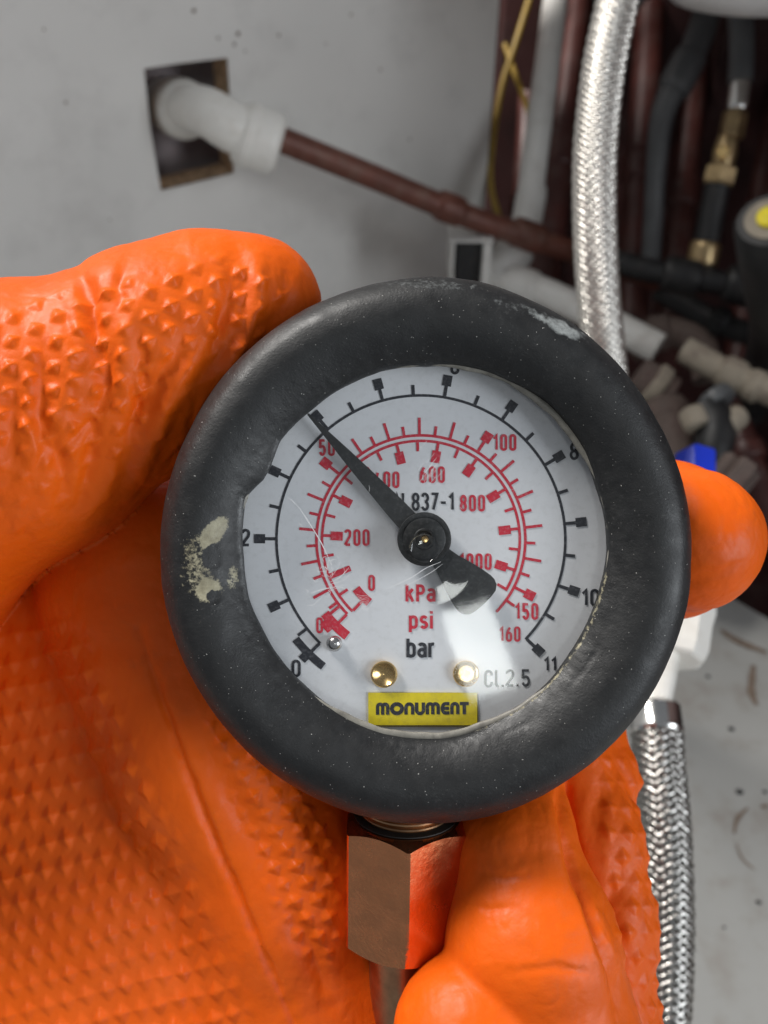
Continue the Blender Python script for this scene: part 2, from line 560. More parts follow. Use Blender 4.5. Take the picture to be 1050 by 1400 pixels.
def floor_ribbon(name, pts, wid, mat, h=0.0006):
    P = catmull([np.array(on_floor(*p)) for p in pts], 8)
    V, F = [], []
    n = len(P)
    for i, p in enumerate(P):
        t = P[min(i + 1, n - 1)] - P[max(i - 1, 0)]
        t /= np.linalg.norm(t)
        q = np.array([-t[1], t[0], 0])
        w = wid * (0.35 + 0.65 * math.sin(math.pi * (0.08 + 0.84 * i / (n - 1)))) * (0.8 + 0.4 * random.random())
        V += [p + q * w / 2 + np.array([0, 0, h]), p - q * w / 2 + np.array([0, 0, h])]
    for i in range(n - 1):
        F.append((2 * i, 2 * i + 1, 2 * i + 3, 2 * i + 2))
    return mesh(name, V, F, mat, floor)


floor_ribbon('ring_stain', [(1022, 1105), (1008, 1120), (1003, 1140)], 0.0022, M['stain'])
floor_ribbon('ring_stain', [(1050, 1102), (1040, 1104)], 0.0022, M['stain'])
floor_ribbon('ring_stain', [(1006, 1155), (1015, 1175), (1032, 1190)], 0.0012, M['stain'])
floor_ribbon('streak_stain', [(985, 862), (1010, 878), (1048, 893)], 0.006, M['stain'])
floor_ribbon('streak_stain', [(1030, 910), (1027, 945), (1034, 965)], 0.005, M['stain'])
for (x, y, r) in [(1011, 1083, 0.0019), (1000, 997, 0.0016), (1037, 1234, 0.0012), (968, 925, 0.0013), (990, 1268, 0.0007), (1046, 1083, 0.0012)]:
    p = on_floor(x, y)
    bm = bmesh.new()
    bmesh.ops.create_icosphere(bm, subdivisions=2, radius=r)
    for v in bm.verts:
        v.co = Vector((v.co.x * (1 + .4 * random.random()), v.co.y, max(0, v.co.z) * 0.4 + 0.0002)) + p
    from_bm('grit_speck', bm, M['case'], floor, True)

# ------------------------------------------------------------------ background plumbing
def npv(v): return np.array(v, float)


# copper pipe with white push-fit elbow
root = tag(empty('copper_pipe', wp(385, 195, 0.565)), 'brown copper pipe running from white elbow across the grey board', 'pipe')
inv = root.location.copy()
def rel(*pts): return [npv(Vector(p) - inv) for p in pts]
pe = [wp(372, 186, 0.565), wp(520, 246, 0.60), wp(640, 296, 0.63), wp(770, 340, 0.66), wp(900, 383, 0.69)]
tube('pipe', rel(*pe), 0.0080, M['copper'], root, per=8, seg=24)
el = tube('elbow', rel(wp(236, 146, 0.640), wp(256, 148, 0.588), wp(284, 154, 0.560), wp(314, 172, 0.555), wp(348, 188, 0.562)), 0.0146, M['white_plastic'], root, per=8, seg=28)
def collar(name, a, b, r, mat, parent, inv, bulge=1.0):
    a = npv(Vector(a) - inv); b = npv(Vector(b) - inv)
    L = np.linalg.norm(b - a)
    return lathe_on(name, a, b, [(0, r * .72), (L * .02, r * .82), (L * .07, r * .93), (L * .14, r * .98), (L * .24, r), (L * .5, r * bulge), (L * .76, r), (L * .86, r * .98), (L * .93, r * .93), (L * .98, r * .82), (L, r * .72)], mat, parent)
collar('collar', wp(228, 143, 0.650), wp(256, 151, 0.584), 0.0190, M['white_plastic'], root, inv)
collar('collar', wp(322, 179, 0.560), wp(384, 201, 0.566), 0.0184, M['white_plastic'], root, inv)
collar('grab_ring', wp(332, 182, 0.561), wp(350, 189, 0.563), 0.0196, M['white_plastic'], root, inv)
collar('pipe_joint', wp(596, 278, 0.619), wp(632, 292, 0.628), 0.0102, M['copper'], root, inv)
collar('pipe_joint', wp(700, 314, 0.645), wp(742, 330, 0.655), 0.0105, M['copper'], root, inv)


def run(name, label, cat, pts, rad, mat, part='pipe', per=8, seg=20):
    o = Vector(pts[0])
    r = tag(empty(name, o), label, cat)
    tube(part, [npv(Vector(p) - o) for p in pts], rad, mat, r, per=per, seg=seg)
    return r, o


# white upright pipe and its foot elbow
r_, o_ = run('white_pipe', 'white upright plastic pipe left of the braided hose', 'pipe', [wp(775, -120, 0.72), wp(752, 60, 0.70), wp(733, 200, 0.685), wp(718, 318, 0.675), wp(700, 372, 0.67)], 0.0098, M['white_pipe'])
collar('socket', wp(729, 252, 0.683), wp(717, 322, 0.676), 0.0112, M['white_pipe'], r_, o_)
collar('elbow', wp(710, 335, 0.672), wp(672, 386, 0.668), 0.0150, M['white_pipe'], r_, o_)
r_, o_ = run('white_waste_pipe', 'white waste pipe lying low just above the gauge rim', 'pipe', [wp(672, 376, 0.665), wp(740, 398, 0.655), wp(830, 440, 0.64), wp(900, 476, 0.63)], 0.0105, M['white_pipe'])
collar('socket', wp(690, 382, 0.664), wp(735, 396, 0.656), 0.0125, M['white_pipe'], r_, o_)

# white square bracket with black inside
o = wp(640, 350, 0.66)
r_ = tag(empty('square_duct', o), 'short white square duct with black mouth beside the grey board', 'duct')
ax = (wp(668, 345, 0.66) - wp(612, 345, 0.66)).normalized(); ay = Vector((0, 0, 1)); az = ax.cross(ay)
def bx(name, c, sx, sy, sz, mat, parent, A=(ax, ay, az), bev=0.0008):
    bm = bmesh.new(); bmesh.ops.create_cube(bm, size=1)
    for v in bm.verts:
        v.co = Vector(c) + A[0] * (v.co.x * sx) + A[1] * (v.co.y * sy) + A[2] * (v.co.z * sz)
    return bevel(from_bm(name, bm, mat, parent), bev)
bx('side', (ax * 0.0115), 0.006, 0.036, 0.04, M['white_pipe'], r_)
bx('side', (ax * -0.0125), 0.002, 0.036, 0.04, M['white_pipe'], r_)
bx('lid', (ay * 0.0195), 0.031, 0.002, 0.04, M['white_pipe'], r_)
bx('mouth', (az * -0.002), 0.0185, 0.035, 0.03, M['black'], r_)

# yellow cables
tag(tube('yellow_cable', [npv(p) for p in (wp(742, -60, 0.73), wp(708, 50, 0.735), wp(686, 120, 0.74), wp(673, 200, 0.745), wp(672, 260, 0.75), wp(690, 320, 0.755))], 0.0027, M['cable'], per=10, seg=12),
    'longer yellow cable curving down beside the grey board edge', 'cable')
tag(tube('yellow_cable', [npv(p) for p in (wp(690, 60, 0.752), wp(702, 95, 0.750), wp(718, 140, 0.752), wp(730, 180, 0.758), wp(738, 240, 0.765))], 0.0023, M['cable'], per=10, seg=12),
    'short yellow cable branching off towards the white pipe', 'cable')

# maroon upright pipes
for pts, rad, lab in [
    ([wp(800, -60, .78), wp(778, 120, .75), wp(752, 330, .73), wp(735, 470, .71)], 0.0115, 'maroon pipe between the white pipe and the braided hose'),
    ([wp(893, -30, .80), wp(880, 160, .77), wp(868, 330, .75), wp(862, 460, .73)], 0.013, 'maroon pipe just right of the braided hose'),
    ([wp(955, 60, .82), wp(940, 200, .80), wp(922, 360, .78), wp(905, 520, .76)], 0.012, 'maroon pipe left of the brass valve'),
    ([wp(722, 130, .80), wp(716, 240, .79), wp(708, 340, .77), wp(700, 420, .76)], 0.0085, 'thin maroon pipe behind the white upright pipe'),
    ([wp(1075, 110, .80), wp(1048, 240, .78), wp(1022, 400, .76), wp(1000, 560, .74)], 0.012, 'maroon pipe right of the brass valve')]:
    r_, o_ = run('maroon_pipe', lab, 'pipe', pts, rad, M['maroon_pipe'])
    r_['group'] = 'maroon pipes on the back wall'
    a, b = Vector(pts[1]), Vector(pts[2])
    collar('pipe_joint', a.lerp(b, .30), a.lerp(b, .55), rad * 1.22, M['maroon_pipe'], r_, o_)

# grey bent hose
r_, o_ = run('grey_hose', 'dull grey hose bending down behind the braided hose', 'hose', [wp(985, -40, .68), wp(952, 60, .68), wp(925, 112, .685), wp(905, 160, .69), wp(897, 230, .70), wp(893, 300, .71), wp(888, 380, .715)], [0.0105, 0.0105, 0.0105, 0.009, 0.0078, 0.0078, 0.0075], M['grey_hose'], part='hose', per=8)
collar('sleeve', wp(948, 70, .681), wp(918, 128, .686), 0.0128, M['grey_hose'], r_, o_)


def braid(name, pts, rad, n, pitch, mat, parent, wid, per=40, amp=0.10):
    """woven strands: n left- and n right-handed flat bundles that pass over and under each other"""
    P = catmull(pts, per)
    fr = frames(P)
    arc = [0.0]
    for i in range(1, len(P)):
        arc.append(arc[-1] + np.linalg.norm(P[i] - P[i - 1]))
    arc = np.array(arc); T = arc[-1]
    Pn = np.array(P); A = np.array([f[1] for f in fr]); B = np.array([f[2] for f in fr])
    step = pitch / n / 2.5
    m = int(T / step) + 2
    s = np.linspace(0, T, m)
    C = np.stack([np.interp(s, arc, Pn[:, k]) for k in range(3)], 1)
    AA = np.stack([np.interp(s, arc, A[:, k]) for k in range(3)], 1)
    BB = np.stack([np.interp(s, arc, B[:, k]) for k in range(3)], 1)
    V, F = [], []
    prof = [(-1, -0.7), (-0.55, 0.15), (0, 0.4), (0.55, 0.15), (1, -0.7)]
    np_ = len(prof)
    for hand in (1, -1):
        for j in range(n):
            th0 = 2 * math.pi * j / n
            base = len(V)
            th = th0 + hand * 2 * math.pi * s / pitch
            ph = (s / pitch * 2 * n + (0 if hand == 1 else 0)) * math.pi + j * math.pi
            wv = np.sin(ph) * hand
            for (u, h) in prof:
                a = th + u * wid / rad
                rr = rad * (1 + amp * 0.55 * wv + amp * 0.55 * h)
                V.extend(list(C + (np.cos(a) * rr)[:, None] * AA + (np.sin(a) * rr)[:, None] * BB))
            for q in range(np_ - 1):
                for i in range(m - 1):
                    F.append((base + q * m + i, base + q * m + i + 1, base + (q + 1) * m + i + 1, base + (q + 1) * m + i))
    o = mesh(name, V, F, mat, parent, smooth=True)
    o['kind'] = 'stuff'
    return o


# big braided hose above the gauge
pts = [wp(858, -110, .325), wp(846, -10, .318), wp(826, 90, .312), wp(814, 200, .310), wp(813, 300, .310), wp(818, 400, .312), wp(828, 500, .318), wp(838, 600, .34), wp(830, 700, .40), wp(800, 820, .50), wp(775, 890, .588)]
o = Vector(pts[0])
r_ = tag(empty('braided_hose', o), 'bright braided steel hose hanging behind the top of the gauge', 'hose')
rp = [npv(Vector(p) - o) for p in pts]
tube('core', rp, 0.0066, M['hose_core'], r_, per=12)
braid('steel_braid', rp, 0.0072, 16, 0.036, M['braid'], r_, 0.00085, amp=0.075)
collar('ferrule', wp(852, -60, .322), wp(846, 4, .317), 0.0090, M['black'], r_, o)

# lower braided hose with white tap connector
pts = [wp(896, 972, .300), wp(900, 1040, .292), wp(907, 1120, .284), wp(910, 1200, .278), wp(910, 1300, .272), wp(902, 1420, .266), wp(880, 1560, .262), wp(820, 1760, .275), wp(760, 1950, .285)]
o = Vector(pts[0])
r_ = tag(empty('braided_hose', o), 'braided hose, shade in its colour, with chrome ferrule standing over the cabinet floor', 'hose')
rp = [npv(Vector(p) - o) for p in [wp(898, 996, .2975)] + pts[1:]]
tube('core', rp, 0.0074, M['hose_core'], r_, per=12)
braid('steel_braid', rp, 0.0081, 11, 0.0265, M['braid_shaded'], r_, 0.00155, amp=0.085)
for nm, a, b, rr in [('ferrule', wp(893, 962, .3015), wp(898, 1004, .2965), 0.0086)]:
    a = npv(Vector(a) - o); b = npv(Vector(b) - o); L = np.linalg.norm(b - a)
    lathe_on(nm, a, b, [(0, rr * .7), (L * .06, rr * .92), (L * .15, rr), (L * .8, rr), (L * .9, rr * 1.04), (L, rr * 1.0)], M['chrome'], r_)
cn = lathe_on('connector_neck', npv(wp(905, 880, .312) - o), npv(wp(893, 975, .301) - o), [(0, .0058), (.004, .0062), (.012, .0060), (.0235, .0052)], M['white_plastic'], r_)
a = npv(wp(936, 800, .325) - o); b = npv(wp(922, 902, .311) - o); L = np.linalg.norm(b - a)
lathe_on('connector_nut', a, b, [(0, .0100), (L * .10, .0112), (L * .85, .0108), (L * .97, .0098), (L, .0085)], M['white_plastic'], r_, seg=8, phase=0.3)

# blue capped valve behind the fingertip
o = wp(950, 690, .335)
r_ = tag(empty('blue_valve_lever', o), 'bright blue plastic cap poking up behind the right fingertip', 'valve cap')
ux = (wp(980, 640, .335) - wp(920, 640, .335)).normalized(); uu = (wp(950, 590, .345) - wp(950, 690, .335)).normalized(); uz = ux.cross(uu)
V = []
prof = [(-0.0075, 0.0105), (-0.0025, 0.0135), (0.0045, 0.0115)]
xs = [(-0.0078, 0.0), (-0.0012, 0.0045), (0.0080, 0.0012)]
for (hh, ins) in ((-0.02, 0.0), (0.0, 0.0)):
    pass
tops = [0.0208, 0.0235, 0.0222]
for k, (x, dz) in enumerate(xs):
    V.append(ux * x + uz * dz + uu * -0.02)
    V.append(ux * (x * .97) + uz * dz * .95 + uu * tops[k])
V.append(ux * -0.005 - uz * 0.011 + uu * -0.02); V.append(ux * -0.004 - uz * 0.010 + uu * 0.021)
V.append(ux * 0.006 - uz * 0.010 + uu * -0.02); V.append(ux * 0.005 - uz * 0.009 + uu * 0.021)
ob = mesh('cap', V, [(0, 2, 3, 1), (2, 4, 5, 3), (4, 8, 9, 5), (8, 6, 7, 9), (6, 0, 1, 7), (1, 3, 5, 9, 7), (0, 6, 8, 4, 2)], M['blue'], r_)
bm = bmesh.new(); bm.from_mesh(ob.data); bmesh.ops.recalc_face_normals(bm, faces=bm.faces); bm.to_mesh(ob.data); bm.free()
bevel(ob, 0.0011, 3)
lathe_on('spindle', npv(-uu * 0.045), npv(-uu * 0.018), [(0, .006), (.004, .0072), (.024, .0072), (.027, .006)], M['white_plastic'], r_)

# second braided hose with brass isolating valve
o = wp(1010, 60, .62)
r_ = tag(empty('valve_hose', o), 'thin grey hose ending in brass isolating valve and black pipe', 'hose')
tube('hose', [npv(Vector(p) - o) for p in (wp(1004, -60, .63), wp(1012, 20, .62), wp(1014, 70, .62), wp(1012, 112, .62))], 0.0082, M['grey_hose'], r_)
collar('ferrule', wp(1013, 108, .62), wp(1008, 154, .622), 0.0074, M['chrome'], r_, o)
a = npv(wp(1006, 152, .622) - o); b = npv(wp(999, 190, .625) - o); L = np.linalg.norm(b - a)
lathe_on('union_nut', a, b, [(0, .0075), (L * .1, .0085), (L * .9, .0085), (L, .0075)], M['old_brass'], r_, seg=6, phase=.2)
collar('valve_body', wp(996, 186, .625), wp(986, 234, .628), 0.0076, M['old_brass'], r_, o, 1.12)
a = npv(wp(988, 228, .627) - o); b = npv(wp(981, 254, .629) - o); L = np.linalg.norm(b - a)
lathe_on('compression_nut', a, b, [(0, .0098), (L * .12, .0112), (L * .88, .0112), (L, .0098)], M['old_brass'], r_, seg=6, phase=.5)
sc_ = lathe_on('screw_slot', npv(wp(988, 208, .618) - o), npv(wp(989, 207, .612) - o), [(0, .0045), (.002, .0045), (.003, .0036)], M['brass'], r_)
tube('black_pipe', [npv(Vector(p) - o) for p in (wp(982, 250, .629), wp(972, 300, .635), wp(962, 352, .64), wp(955, 400, .645))], 0.0088, M['black'], r_)
collar('pipe_ring', wp(966, 330, .638), wp(958, 366, .642), 0.0108, M['old_brass'], r_, o)

# black horizontal pipe with fittings
r_, o_ = run('black_pipe_run', 'black pipe with fittings running right from the braided hose', 'pipe', [wp(800, 345, .645), wp(880, 368, .64), wp(960, 382, .635), wp(1040, 398, .63), wp(1130, 420, .63)], 0.0082, M['black'])
collar('coupling', wp(905, 372, .639), wp(958, 383, .636), 0.0125, M['black'], r_, o_)
collar('coupling', wp(990, 386, .634), wp(1045, 398, .63), 0.0135, M['black'], r_, o_)

# lagged pipe end at the right edge
o = wp(1052, 330, .50)
r_ = tag(empty('lagged_pipe', o), 'black lagged pipe end with beige core and yellow insert at right edge', 'pipe')
a = npv(wp(1052, 300, .49) - o); b = npv(wp(1062, 420, .56) - o)
L = np.linalg.norm(b - a)
lathe_on('lagging', a, b, [(0.0, .0115), (0.0, .0165), (0.004, .0185), (0.03, .0185), (L, .017)], M['black'], r_, seg=36)
aa = a - (b - a) / L * 0.001
lathe_on('core', aa, b, [(0, .0085), (0.0, .0128), (0.012, .0128)], M['beige'], r_, seg=30)
aa = a - (b - a) / L * 0.004
lathe_on('insert', aa, b, [(0, .005), (0.001, .0065), (0.014, .0065)], M['yellow_foam'], r_, seg=24)
tube('tail', [b, b + (b - a) * 0.8 + np.array([-.01, 0, 0]), b + (b - a) * 1.6 + np.array([-.03, 0, 0])], 0.015, M['black'], r_)

# dusty pipes and fittings in the dark, right of the gauge
r_, o_ = run('dusty_pipe', 'dusty beige pipe slanting down at the right edge', 'pipe', [wp(935, 478, .60), wp(990, 508, .59), wp(1040, 530, .58), wp(1110, 560, .57)], 0.0088, M['beige'])
collar('joint', wp(985, 504, .591), wp(1016, 520, .586), 0.0108, M['beige'], r_, o_)
collar('joint', wp(1022, 523, .584), wp(1042, 532, .58), 0.0105, M['beige'], r_, o_)
r_, o_ = run('dusty_bend', 'brownish dusty pipe bend behind the upper right rim', 'pipe', [wp(860, 480, .66), wp(895, 455, .655), wp(935, 458, .65), wp(962, 480, .645), (wp(968, 520, .64))], 0.0105, M['tan'])
collar('joint', wp(886, 458, .655), wp(915, 453, .652), 0.013, M['tan'], r_, o_)
r_, o_ = run('dusty_stub', 'short beige stub pipe tucked behind the right rim', 'pipe', [wp(872, 512, .60), wp(893, 526, .60), wp(915, 540, .60)], 0.0125, M['tan'])
collar('joint', wp(888, 520, .60), wp(905, 533, .60), 0.0145, M['beige'], r_, o_)
o = wp(980, 590, .56)
r_ = tag(empty('stop_valve', o), 'small black stop valve with pale ends above the blue cap', 'valve')
tube('body', [npv(Vector(p) - o) for p in (wp(962, 556, .565), wp(978, 582, .56), wp(975, 612, .557), wp(968, 650, .555))], [0.012, 0.0125, 0.012, 0.010], M['black'], r_)
collar('end_cap', wp(955, 585, .555), wp(944, 560, .56), 0.0082, M['beige'], r_, o)
collar('end_cap', wp(992, 584, .555), wp(1012, 566, .56), 0.0075, M['beige'], r_, o)
collar('bonnet', wp(985, 555, .562), wp(972, 540, .566), 0.012, M['grey_hose'], r_, o)
r_, o_ = run('dull_pipe', 'dull brown upright pipe behind the right rim above the blue cap', 'pipe', [wp(905, 555, .60), wp(918, 590, .59), wp(926, 640, .58), wp(930, 720, .57)], 0.0145, M['tan'])
collar('joint', wp(906, 558, .60), wp(914, 582, .594), 0.0165, M['tan'], r_, o_)
o = wp(1002, 652, .50)
A3 = (wp(1030, 668, .50) - wp(975, 625, .50)).normalized()
B3 = (wp(1025, 620, .50) - wp(985, 672, .50)).normalized()
C3 = A3.cross(B3).normalized(); B3 = C3.cross(A3).normalized()
r_ = tag(empty('pipe_clip', o), 'greyish brown pipe clip block right of the blue cap', 'clip')
bx('block', Vector((0, 0, 0)), 0.022, 0.019, 0.010, M['tan'], r_, (A3, B3, C3), 0.002)
bx('saddle', C3 * 0.007, 0.010, 0.021, 0.006, M['tan'], r_, (A3, B3, C3), 0.0015)

for pts, rad, mat, lab in [
    ([wp(900, 395, .70), wp(960, 430, .69), wp(1010, 452, .68), wp(1090, 470, .67)], 0.009, 'black', 'black pipe slanting between the fittings and the dusty pipe'),
    ([wp(985, 545, .63), wp(1010, 590, .62), wp(1030, 650, .61), wp(1060, 740, .60)], 0.010, 'maroon_pipe', 'maroon pipe falling at the right edge below the dusty pipe'),
    ([wp(900, 600, .64), wp(960, 640, .63), (wp(1030, 700, .62)), wp(1090, 760, .61)], 0.012, 'maroon_pipe', 'low maroon pipe crossing behind the blue cap')]:
    r_, o_ = run('dark_pipe', lab, 'pipe', pts, rad, M[mat])
    a, b = Vector(pts[1]), Vector(pts[2])
    collar('pipe_joint', a.lerp(b, .25), a.lerp(b, .7), rad * 1.3, M[mat], r_, o_)
# sink bowl underside
sb = bmesh.new()
c0 = wp(905, -22, .44)
cor = []
sx0 = wp(903, -20, .44).x
px0 = wp(940, 36, .44)
def rr_outline(x0, y0, x1, y1, r, n=8):
    out = []
    for (cx, cy, a0) in ((x1 - r, y1 - r, 0), (x0 + r, y1 - r, 90), (x0 + r, y0 + r, 180), (x1 - r, y0 + r, 270)):
        for i in range(n + 1):
            a = R(a0 + 90 * i / n)
            out.append((cx + r * math.cos(a), cy + r * math.sin(a)))
    return out
bz = wp(985, 40, .47).z
bx0 = wp(918, 10, .47).x; by0 = wp(985, 40, .47).y
rings = [(0.026, 0.0), (0.012, 0.003), (0.004, 0.011), (0.0, 0.024), (-0.004, 0.16)]
base = None
for ins, h in rings:
    ol = rr_outline(bx0 + ins, by0 + ins, bx0 + 0.42 - ins, by0 + 0.34 - ins, 0.035)
    vs = [sb.verts.new((x, y, bz + h)) for x, y in ol]
    if base is None:
        sb.faces.new(list(reversed(vs)))
    else:
        for i in range(len(vs)):
            j = (i + 1) % len(vs)
            sb.faces.new((base[i], base[j], vs[j], vs[i]))
    base = vs
sb.faces.new(base)
tag(from_bm('sink_bowl', sb, M['sink'], None, True), 'white rounded underside of the sink bowl in the top right corner', 'sink')

# ------------------------------------------------------------------ pressure gauge
CG = U(578, 740, 0)
GR = tag(empty('pressure_gauge', GP + camdir(*(CG * KU)), (R(90 - PITCH), 0, 0)),
         'round pressure gauge in black rubber boot with white dial, held by the gloved hand', 'gauge')


def L3(px, py, z=0.0):
    return U3(U(px, py, z) - CG)


def gmesh(name, pts, faces, mat, parent=None, smooth=False):
    """pts in pixel coordinates (px, py, z units)"""
    return mesh(name, [L3(*p) for p in pts], faces, mat, parent if parent is not None else GR, smooth)


# --- rubber boot
inner = [(0, 251), (20, 252), (36, 259), (50, 263), (63, 261), (82, 259), (90, 256), (104, 257), (117, 254), (128, 252), (143, 253), (148, 248), (152, 245.5), (156.5, 247), (160, 254), (163.5, 260), (170, 257), (182, 253),
         (195, 254), (205, 251), (215, 251), (230, 251), (245, 255), (258, 257), (270, 258), (279, 258.5), (286, 255.5), (292, 252), (298, 251), (310, 249), (325, 244), (340, 245), (350, 247), (360, 251)]
ia = np.array([a for a, _ in inner]); ir = np.array([r for _, r in inner])
outr = [(0, 361), (30, 360), (60, 368), (80, 373), (95, 371), (120, 366), (150, 361), (180, 361), (210, 362), (240, 367), (265, 371), (285, 370), (310, 364), (335, 361), (360, 361)]
oa = np.array([a for a, _ in outr]); orr = np.array([r for _, r in outr])
# profile: t in 0..1 from inner lip to outer wall, z height
prof = [(0.0, 20), (-0.012, 30), (0.0, 40), (0.05, 49), (0.14, 58), (0.26, 67), (0.38, 73), (0.50, 76), (0.62, 75), (0.74, 70), (0.84, 60), (0.92, 46), (0.97, 28), (1.0, 8), (1.0, -20), (0.99, -60), (0.965, -120), (0.93, -165), (0.86, -190), (0.70, -200), (0.35, -202)]
pp = catmull([(t, z, 0) for t, z in prof], 5)
NA = 640
V, F = [], []
cx, cy = 581, 752
tt = np.array([p[0] for p in pp]); zz = np.array([p[1] for p in pp])
for j in range(NA):
    a = 360.0 * j / NA
    ri = np.interp(a, ia, ir); ro = np.interp(a, oa, orr)
    ca, sa = math.cos(R(a)), math.sin(R(a))
    ri_u = ri * (FPX - 42) / FPX
    ro_u = ro * (FPX - 8) / FPX
    c_u = U(cx, cy, 0)
    rs_u = 253.0 * (FPX - 42) / FPX
    rad = rs_u + (ro_u - rs_u) * tt + (ri_u - rs_u) * np.exp(-np.maximum(tt, 0) / 0.075)
    for r, z in zip(rad, zz):
        V.append((c_u[0] + r * ca, c_u[1] + r * sa, z))
V = np.array(V)
npf = len(tt)
# relief: lumps, leathery ripples near the lip, gouges
ang = np.repeat(np.arange(NA) * 360.0 / NA, npf); tv = np.tile(tt, NA)
nrm = np.zeros_like(V)
dr = np.gradient(tt); dz = np.gradient(zz)
wsec = 112.0
ln = np.sqrt((dr * wsec) ** 2 + dz ** 2) + 1e-9
nr = -(-dz) / ln; nz = (dr * wsec) / ln
nr = np.tile(-dz / ln, NA); nz = np.tile(dr * wsec / ln, NA)
nrm[:, 0] = np.cos(np.radians(ang)) * nr; nrm[:, 1] = np.sin(np.radians(ang)) * nr; nrm[:, 2] = nz
h = 1.6 * vnoise(V, 1 / 60., 2) + 0.35 * vnoise(V, 1 / 14., 3)
lipm = np.exp(-((tv - 0.10) / 0.10) ** 2)
h += lipm * 0.6 * vnoise(V * np.array([1, 1, 0.4]), 1 / 7., 2)
# crack line round the lip
h -= 1.0 * np.exp(-((tv - 0.115 - 0.03 * vnoise(V, 1 / 22., 2)) / 0.012) ** 2) * sstep(-0.1, 0.35, vnoise(V + 50, 1 / 45., 2))
PXY = np.stack([525 + V[:, 0] * FPX / (FPX - V[:, 2]), 700 - V[:, 1] * FPX / (FPX - V[:, 2])], 1)
wear = np.zeros(len(V)); chalk = np.zeros(len(V))
nz1 = vnoise(V, 1 / 13., 4); nz2 = vnoise(V * np.array([1.6, 0.6, 1]) + 31, 1 / 9., 4)
def blob(x, y, rx, ry, rot=0):
    c_, s_ = math.cos(R(rot)), math.sin(R(rot))
    dx = PXY[:, 0] - x; dy = PXY[:, 1] - y
    return np.sqrt(((dx * c_ + dy * s_) / rx) ** 2 + ((-dx * s_ + dy * c_) / ry) ** 2)
front = zz[np.tile(np.arange(npf), NA)] > 0
for (x, y, rx, ry, rot, s) in [(291, 730, 34, 17, -50, 0.95), (284, 806, 24, 24, 0, 0.85), (272, 770, 40, 66, 0, 0.53), (318, 790, 12, 34, 0, 0.55), (276, 835, 30, 40, 20, 0.36)]:
    wear = np.maximum(wear, s * sstep(1.35, 0.25, blob(x, y, rx, ry, rot) + 0.25 * nz1) * front)
lipw = np.exp(-((tv - 0.0) / 0.02) ** 2) * np.interp(ang, [0, 10, 270, 285, 300, 352, 360], [0.2, 0, 0, 0.40, 0.52, 0.5, 0.2])
wear = np.maximum(wear, lipw)
core = sstep(1.1, 0.7, blob(291, 762, 14, 19, 0) + 0.4 * nz1)
core = np.maximum(core, sstep(1.1, 0.7, blob(292, 815, 10, 9, 0) + 0.4 * nz2))
wear *= 1 - core
h -= core * 1.5 + wear * 1.2
for (x, y, rx, ry, rot, s) in [(765, 446, 52, 9, 27, 0.75), (700, 418, 50, 10, 17, 0.25), (590, 390, 110, 9, 2, 0.28), (850, 690, 30, 70, 15, 0.10), (745, 945, 60, 24, -38, 0.14)]:
    chalk = np.maximum(chalk, s * sstep(1.3, 0.4, blob(x, y, rx, ry, rot) + 0.55 * nz1 + 0.35 * nz2) * front)
V = V + nrm * h[:, None]
F = []
for j in range(NA):
    k = (j + 1) % NA
    for i in range(npf - 1):
        F.append((j * npf + i, k * npf + i, k * npf + i + 1, j * npf + i + 1))
boot = mesh('rubber_boot', [U3(v - CG) for v in V], F, M['rubber'], GR, True)
for nm, arr in (('wear', wear), ('chalk', chalk)):
    at = boot.data.attributes.new(nm, 'FLOAT', 'POINT')
    at.data.foreach_set('value', arr.astype(np.float32))

# --- dial disc, bezel, lens
def disc(name, px, py, z, r, mat, parent, n=96, thick=4):
    P = [(px + r * math.cos(2 * math.pi * i / n), py - r * math.sin(2 * math.pi * i / n), z) for i in range(n)]
    P += [(x, y, z - thick) for x, y, _ in P]
    return gmesh(name, P, [tuple(range(n))] + [(i, n + i, n + (i + 1) % n, (i + 1) % n) for i in range(n)], mat, parent)


DC = (575.5, 738)                 # centre of the printed scales
dial = disc('dial_face', 579, 752, 0, 275, M['dial'], GR)
bz_ = []
nb_ = 160
lev = [(250.5, 30), (251, 36), (253, 38), (258, 39), (266, 36), (270, 4)]
for (r, z) in lev:
    for i in range(nb_):
        a = 2 * math.pi * i / nb_
        w = 1.2 * math.sin(7 * a) + 0.8 * math.sin(17 * a + 1) + 0.5 * math.sin(41 * a)
        bz_.append((580 + (r + w) * math.cos(a), 750 - (r + w) * math.sin(a), z))
gmesh('bezel_ring', bz_, [(l * nb_ + i, l * nb_ + (i + 1) % nb_, (l + 1) * nb_ + (i + 1) % nb_, (l + 1) * nb_ + i) for l in range(len(lev) - 1) for i in range(nb_)], M['bezel'], GR, True)
lens = disc('lens', 580, 751, 32, 262, M['lens'], GR, thick=0.01)
lens.data.clear_geometry()
me = lens.data
n = 96
P = []
FZ = []
rr = [0, 40, 80, 120, 160, 200, 235, 262]
for r in rr[1:]:
    for i in range(n):
        a = 2 * math.pi * i / n
        P.append(L3(580 + r * math.cos(a), 751 - r * math.sin(a), 36 - 5.0 * (r / 262) ** 2))
P.append(L3(580, 751, 36))
for l in range(len(rr) - 2):
    for i in range(n):
        FZ.append((l * n + i, l * n + (i + 1) % n, (l + 1) * n + (i + 1) % n, (l + 1) * n + i))
for i in range(n):
    FZ.append((len(P) - 1, i, (i + 1) % n))
me.from_pydata(P, [], FZ)
me.update()
me.polygons.foreach_set('use_smooth', [True] * len(me.polygons))


# --- print on the dial
def polar(a, r):
    return (DC[0] + r * math.cos(R(a)), DC[1] - r * math.sin(R(a)))


